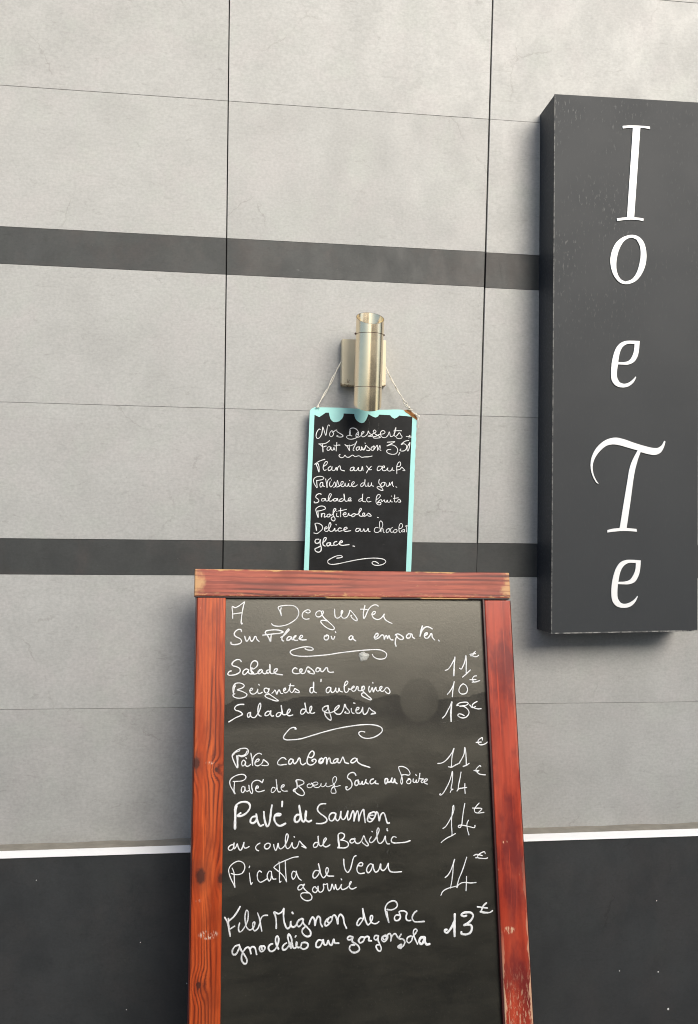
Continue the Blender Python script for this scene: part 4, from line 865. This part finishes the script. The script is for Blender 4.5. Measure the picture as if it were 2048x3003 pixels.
["Picatta",[[251,-2669,7070,-2609,7048,-2529,7042,-2458,7059,-2414,7114,-2399,7180,-2420,7243,-2481,7284,-2541,7292,-2621,7262,-2691,7204,-2720,7138,-2709,7062,-2668,6956,-2617,6859,-2591,6801,-2602,6896,-2608,7000,-2614,7076,-2635,7134,-2652,7168],[253,-2313,7161,-2303,7189],[253,-2307,7056,-2296,6965,-2281,6870,-2270,6841,-2250,6873],[254,-2064,7063,-2105,7089,-2140,7053,-2150,6986,-2129,6909,-2084,6874,-2023,6894,-1962,6929],[255,-1871,7068,-1907,7074,-1947,7014,-1942,6938,-1911,6888,-1881,6915,-1866,6991,-1866,7068,-1856,6981,-1830,6922,-1774,6920],[257,-1713,7238,-1703,7146,-1702,7002,-1697,6849,-1672,6871],[256,-1559,6856,-1569,6947,-1580,7092,-1584,7256],[256,-1559,6856,-1616,6959,-1708,7050,-1810,7132,-1815,7142,-1749,7196,-1646,7239,-1523,7282,-1409,7315,-1321,7320],[258,-1374,7029,-1420,7050,-1451,7009,-1452,6941,-1426,6897,-1390,6929,-1364,6995,-1364,7052,-1349,6994,-1308,6905,-1262,6869]],1],
["de",[[302,-897,7030,-965,7040,-1014,6991,-1021,6922,-987,6895,-925,6942,-883,7023,-909,7171,-883,7074,-850,6945,-809,6894,-754,6934,-704,7027,-711,7072,-738,7080,-759,7030,-746,6965,-712,6925,-596,6913]],1],
["Veau",[[306,-383,7229,-378,7126,-352,7022,-304,6971,-255,7017,-218,7118,-188,7220,-160,7271,-124,7284],[308,-72,7086,-2,7082,13,7127,-22,7148,-72,7118,-108,7049,-102,6978,-54,6937,44,6941],[309,229,7090,174,7112,109,7051,94,6974,128,6941,185,6989,230,7097,242,7006,282,6946,339,6975,392,7102,396,6998,445,6970,502,7012,554,7107,552,7016,586,6950,656,6927,826,6928]],1],
["garnie",[[281,-1221,6753,-1247,6783,-1291,6777,-1330,6730,-1322,6693,-1282,6691,-1234,6729,-1207,6789,-1194,6788,-1221,6745,-1208,6712,-1147,6651,-1077,6599,-1047,6549,-1056,6500,-1104,6479,-1174,6483,-1244,6527,-1274,6577,-1261,6617,-1208,6630,-1103,6621],[282,-953,6694,-970,6728,-1006,6725,-1032,6686,-1020,6641,-971,6622,-936,6656,-917,6741,-914,6663,-883,6621,-830,6639,-803,6698,-807,6772,-767,6762,-727,6776,-723,6711,-698,6640,-662,6658,-630,6763,-608,6704,-587,6662,-559,6751,-546,6685,-520,6651,-480,6673,-434,6749,-448,6688,-422,6650,-369,6655,-297,6696,-242,6759,-232,6792,-255,6785,-274,6728,-261,6670,-217,6647,-132,6675],[286,-442,6852,-428,6835]],0],
["Filet",[[388,-2786,6258,-2739,6177,-2708,6072,-2677,5913],[389,-2714,6234,-2709,6128,-2695,6024],[392,-2488,6440,-2538,6355,-2613,6260,-2697,6194],[321,-2691,6032,-2590,6089],[322,-2494,6138,-2514,6053,-2500,5981,-2467,5979,-2408,6038,-2349,6138,-2325,6247,-2330,6343,-2356,6368,-2381,6314,-2384,6171,-2357,6059,-2297,6000,-2238,6020,-2196,6097,-2196,6141,-2226,6130,-2234,6052,-2200,5978,-2136,6014,-2094,6115,-2069,6201,-2026,6246,-1940,6249],[325,-2138,6300,-2103,6203,-2077,6074,-2055,5966]],1],
["Mignon",[[409,-1767,6000,-1767,6119,-1788,6240,-1810,6301,-1724,6266,-1659,6293,-1616,6355],[412,-1616,6355,-1621,6210,-1600,6079,-1546,5981,-1498,6003,-1476,6112,-1476,6042,-1433,5999,-1379,6021,-1324,6103,-1259,6149,-1237,6143],[413,-1448,6275,-1432,6254],[414,-1259,6139,-1313,6122,-1351,6054,-1319,6002,-1270,6030,-1226,6117,-1226,6142,-1227,6067,-1151,5982,-1081,5898,-1081,5828,-1136,5807,-1206,5836,-1249,5898,-1238,5948,-1194,5985],[414,-1107,6040,-1074,6118,-1035,6161,-1003,6124,-987,6003,-965,6102,-920,6169,-882,6137,-872,6036,-840,5974],[419,-674,6145,-757,6089,-790,6011,-758,5984,-692,6025,-636,6102,-657,6144,-712,6117,-735,6068,-702,6036,-647,6073,-624,6162,-591,6176,-553,6128,-521,6005,-514,6115,-469,6179,-414,6130,-389,6007,-346,5914]],1],
["de",[[370,-2,6074,-63,6082,-115,6025,-132,5970,-101,5949,-44,6002,3,6074,5,6158,-6,6271,25,6138,59,6014,98,5951,145,5981,193,6062,195,6114,169,6120,147,6074,166,5999,222,5967,284,5968,326,5998]],1],
["Porc",[[374,503,6218,580,6205,664,6223,717,6268,714,6325,668,6370,606,6373,521,6335,473,6272,466,6206,494,6092,537,5962,514,6062,496,6176],[376,754,6095,692,6099,654,6054,668,6002,731,5998,779,6047,765,6123,756,6161,809,6173,876,6164,917,6124,899,6059,908,6002,949,5978,996,5982],[379,1128,6154,1080,6124,1036,6060,1029,6013,1074,5954,1168,5944,1279,5944]],1],
["gnoclchis",[[401,-2510,5739,-2583,5715,-2630,5640,-2618,5576,-2571,5568,-2519,5632,-2489,5709,-2505,5754,-2456,5638,-2392,5546,-2344,5455,-2354,5397,-2391,5390,-2439,5442,-2450,5530,-2419,5606,-2362,5676,-2314,5683,-2288,5647,-2266,5567],[402,-2288,5647,-2246,5688,-2193,5670,-2155,5545],[405,-2034,5689,-2087,5683,-2097,5625,-2065,5588,-2012,5609,-1991,5657,-2018,5688,-2055,5671,-2049,5631],[407,-1842,5717,-1895,5700,-1922,5653,-1900,5597,-1852,5579,-1788,5615,-1730,5719,-1719,5808,-1746,5854,-1778,5821,-1773,5722,-1724,5615],[409,-1564,5714,-1617,5683,-1644,5635,-1628,5594,-1574,5601,-1499,5685,-1456,5742,-1488,5843,-1520,5875,-1536,5826,-1515,5735,-1472,5614,-1456,5712,-1419,5611,-1365,5627,-1359,5721,-1370,5657,-1316,5614,-1273,5641,-1257,5694,-1186,5700,-1132,5667,-1143,5613,-1219,5578,-1273,5606],[411,-1386,5817,-1375,5831]],1],
["au",[[420,-850,5717,-914,5728,-963,5680,-964,5606,-907,5595,-850,5665,-825,5730,-810,5648,-762,5630,-720,5709,-697,5641,-657,5616,-607,5724,-591,5656,-510,5644]],1],
["gorgonzola",[[426,-223,5744,-297,5756,-330,5721,-298,5690,-232,5715,-215,5751,-233,5663,-168,5615,-104,5559,-89,5498,-155,5451,-245,5464,-292,5534,-259,5591,-185,5591],[428,14,5722,-52,5726,-102,5662,-70,5623,-4,5649,30,5714,80,5733,113,5716,111,5657,161,5646],[364,303,5734,245,5738,219,5687,260,5655,302,5697,312,5741,301,5652,340,5560,363,5484,337,5441,288,5467,257,5536,274,5561,315,5559],[366,477,5708,402,5713,376,5655,424,5614,483,5648,501,5707,452,5732,402,5698,425,5652,476,5671,511,5744,553,5756,576,5695,565,5613,593,5709,661,5750,725,5670,786,5734,741,5647,808,5643,856,5587,829,5514,753,5474],[369,994,5684,926,5666,899,5600,939,5559,999,5593,1027,5667,1096,5738,1123,5789,1082,5811,1047,5779,1060,5665,1123,5525],[601,780,5532,720,5498,770,5473],[608,1270,5644,1202,5641,1158,5568,1207,5520,1268,5591,1279,5651,1284,5560,1316,5506,1375,5509]],1],
["11",[[275,1938,11016,1990,11032,2044,11083,2102,11168,2154,11252],[373,2169,11298,2160,11226,2148,11135,2137,11017,2127,10901]],2],
["€",[[279,2520,11361,2653,11374],[279,2533,11328,2574,11325,2622,11308,2671,11308,2722,11340],[280,2649,11423,2605,11381,2589,11341],[290,2267,11059,2304,11039,2349,11107,2395,11205,2425,11336,2430,11211,2420,11080,2414,10956],[290,2327,10866,2417,10937,2514,11021]],2],
["10",[[287,1964,10502,2014,10553,2072,10629,2110,10700,2132,10774,2116,10693,2090,10565,2075,10449]],2],
["€",[[290,2331,10723,2274,10679,2237,10614,2234,10556,2273,10511,2335,10503,2398,10528,2428,10593,2417,10651,2385,10697,2331,10723],[291,2494,10809,2633,10811],[292,2651,10892,2595,10883,2554,10831,2569,10779,2589,10759,2644,10765,2719,10790],[291,2543,10756,2602,10756]],2],
["13",[[284,1833,10001,1896,10057,1962,10164,2013,10246,2058,10342],[437,2058,10335,2042,10214,2027,10087,2027,9934]],2],
["€",[[287,2212,10269,2164,10260,2186,10288,2249,10319,2338,10328,2414,10323,2430,10297,2383,10266,2314,10254,2232,10246,2321,10241,2387,10202,2433,10143,2437,10092,2386,10023,2309,9995,2228,10013,2182,10052,2204,10080,2265,10076,2329,10043],[290,2635,10339,2564,10305,2521,10264,2526,10225,2587,10195,2655,10181,2721,10186],[289,2463,10268,2519,10212,2595,10233]],2],
["11",[[276,1691,9059,1772,9065,1855,9104,1940,9181,2018,9277,2067,9364,2034,9262,2008,9149,1993,8983],[277,1924,8985,1989,8975,2089,9018,2185,9057],[279,2173,9061,2243,9157,2288,9247,2310,9376,2324,9307,2329,9155,2326,9003],[279,2255,8983,2326,9003,2394,9043]],2],
["€",[[283,2715,9520,2718,9570,2667,9552,2619,9511,2617,9461,2652,9425,2710,9422,2778,9441,2830,9475],[282,2572,9473,2688,9478]],2],
["14",[[258,1721,8442,1708,8422,1727,8411,1774,8437,1862,8553,1937,8685,1980,8796,2010,8887,2010,8795,1993,8655,1968,8529,2010,8520,1967,8501,1942,8459],[262,2202,8867,2177,8755,2141,8629,2121,8531,2092,8479,2136,8523,2214,8538,2314,8549],[262,2276,8628,2271,8526,2274,8427]],2],
["€",[[265,2652,8968,2638,8990,2590,8963,2540,8907,2554,8864,2606,8819,2683,8799,2748,8794],[263,2493,8891,2605,8887],[264,2538,8871,2585,8863]],2],
["14",[[256,1753,7736,1807,7769,1879,7856,1944,7957,1985,8032,2012,8121,2007,8195,1991,8171,1976,8081,1955,7950,1944,7791,1947,7687,1947,7591],[257,2021,7625,1936,7584,1828,7541,1751,7496,1704,7461]],2],
["€",[[260,2257,8224,2219,8071,2190,7919,2169,7802,2132,7742,2094,7750,2092,7778,2134,7790,2233,7776,2338,7750,2452,7728,2462,7770],[260,2321,7880,2288,7818,2287,7721,2319,7585],[262,2576,8219,2511,8158,2466,8097,2475,8041,2535,8018,2674,8026],[261,2421,8123,2632,8101,2599,8064,2543,8024]],2],
["14",[[269,1762,6768,1820,6809,1884,6893,1933,6999,1983,7116,1948,7005,1935,6877,1906,6710,1869,6557],[267,1656,6428,1695,6493,1764,6536,1862,6564,1998,6584],[272,2249,7144,2197,7014,2130,6861,2056,6716,2008,6556,2044,6608,2120,6645,2211,6647,2308,6632,2429,6636],[271,2227,6764,2217,6626,2203,6486]],2],
["€",[[275,2659,7197,2649,7232,2603,7227,2533,7196,2488,7150,2498,7122,2581,7105,2680,7099,2708,7109],[273,2406,7171,2464,7189,2524,7179,2592,7159],[273,2445,7125,2491,7123]],2],
["13",[[600,1940,6042,1931,5920,1921,5787,1918,5629],[520,1927,5920,1867,5811,1809,5738,1760,5699,1710,5723,1716,5757,1755,5758]],2],
["€",[[523,2188,6003,2128,5993,2082,6024,2123,6057,2211,6066,2297,6050,2335,6002,2299,5926,2217,5860,2128,5820,2207,5826,2278,5815,2296,5771,2281,5702,2231,5656,2151,5643,2066,5666,2067,5694],[399,2438,6159,2533,6143,2653,6122],[401,2638,6223,2584,6187,2541,6132,2522,6083],[479,2497,6063,2568,6042,2648,6033],[352,2632,6031,2712,6037,2762,6066]],2],
["faint ghost",[[181,-494,8188,-485,8236,-464,8261,-453,8234,-475,8156],[182,-346,8182,-334,8251,-319,8267,-306,8229],[184,342,8307,344,8242,333,8157],[180,-803,8216,-769,8236,-730,8229],[122,1805,9907,1965,9919,2101,9926,2198,9947],[205,532,7298,540,7338,570,7357]],0]]
rub = ('Filet', 'Mignon', 'Porc', 'gnoclchis', 'gorgonzola', 'gesiers', 'Basilic')
for text, ss, part_ in MEN:
    bm = bmesh.new()
    for s_ in ss:
        pen_stroke(bm, pairs(s_[1:]), s_[0] * 1e-5, REC - 0.0006)
    nm = 'drawn_flourish' if text == 'flourish' else 'euro_mark' if text == '€' else 'price' if part_ == 2 else 'handwriting'
    mt = M['chalk'] if text in rub else M['pen']
    if text == 'faint ghost':
        bm.free()
        for s_ in ss:
            bm = bmesh.new(); pen_stroke(bm, pairs(s_[1:]), s_[0] * 1e-5, REC - 0.0006)
            link('erased_stroke', bm, M['ghost'], mb, smooth=True)
        continue
    link(nm, bm, mt, mb, smooth=True, label='white drawn flourish' if nm == 'drawn_flourish' else 'white raised euro mark' if nm == 'euro_mark' else ('white handwritten price ' if nm == 'price' else 'white handwriting reading ') + text)
GX, GZ = [0.012106334947883171,1.133055778172384]
bm = bmesh.new()
bmesh.ops.create_icosphere(bm, subdivisions=4, radius=1.0)
for v_ in bm.verts:
    a = math.atan2(v_.co.z, v_.co.x)
    k = 1 + 0.10 * math.sin(3 * a + 1) + 0.08 * math.sin(5 * a) + 0.05 * math.sin(11 * v_.co.x + 7 * v_.co.z)
    v_.co = Vector((v_.co.x * 0.0112 * k, v_.co.y * 0.0042 * k, v_.co.z * 0.0098 * k))
bmesh.ops.translate(bm, verts=bm.verts[:], vec=(GX, REC, GZ))
link('glue_blob', bm, M['gum'], mb, smooth=True)

# ------------------------------------------------------------------ across the street (out of view, added to shape reflections and light falloff)
BH = 4.0
gw = empty('unseen_garden_wall', (0, -7, -0.13))  # unseen, added to keep low reflections dark
tag(gw, 'long low rendered garden wall added out of view across the street to darken low reflections', 'wall')
bm = bmesh.new(); box(bm, -25, 0.79, -0.2, 0, 0, 2.35)
link('wall', bm, M['render'], gw)
bm = bmesh.new(); box(bm, -25, 0.79, -0.25, 0.05, 2.352, 2.42)
bev(link('coping', bm, M['paving'], gw), 0.01)
hs = empty('unseen_house', (6, -7, -0.13))  # unseen building added to block low sun and darken reflections
tag(hs, 'low ochre rendered house added across the street to dim the lower wall and reflections', 'unseen_house')
bm = bmesh.new(); box(bm, -5.2, 8, -6, 0, 0, BH)
link('wall', bm, M['render'], hs)
bm = bmesh.new()
P = [(-5.4, 0.25, BH), (8.2, 0.25, BH), (8.2, -6.25, BH), (-5.4, -6.25, BH), (-5.4, -3, BH + 0.8), (8.2, -3, BH + 0.8)]
vs = [bm.verts.new(q) for q in P]
for f in ((0, 1, 5, 4), (2, 3, 4, 5), (0, 4, 3), (1, 2, 5), (0, 3, 2, 1)): bm.faces.new([vs[i] for i in f])
link('roof', bm, M['roof'], hs)
for i in range(4):
    x_ = -3.6 + i * 3.2
    bm = bmesh.new(); box(bm, x_ - 0.55, x_ + 0.55, 0.002, 0.05, 0.95, 2.25)
    f_ = link('window', bm, M['shutter'], hs)
    bm = bmesh.new(); box(bm, x_ - 0.47, x_ + 0.47, 0.052, 0.06, 1.03, 2.17)
    link('pane', bm, M['glass'], f_)
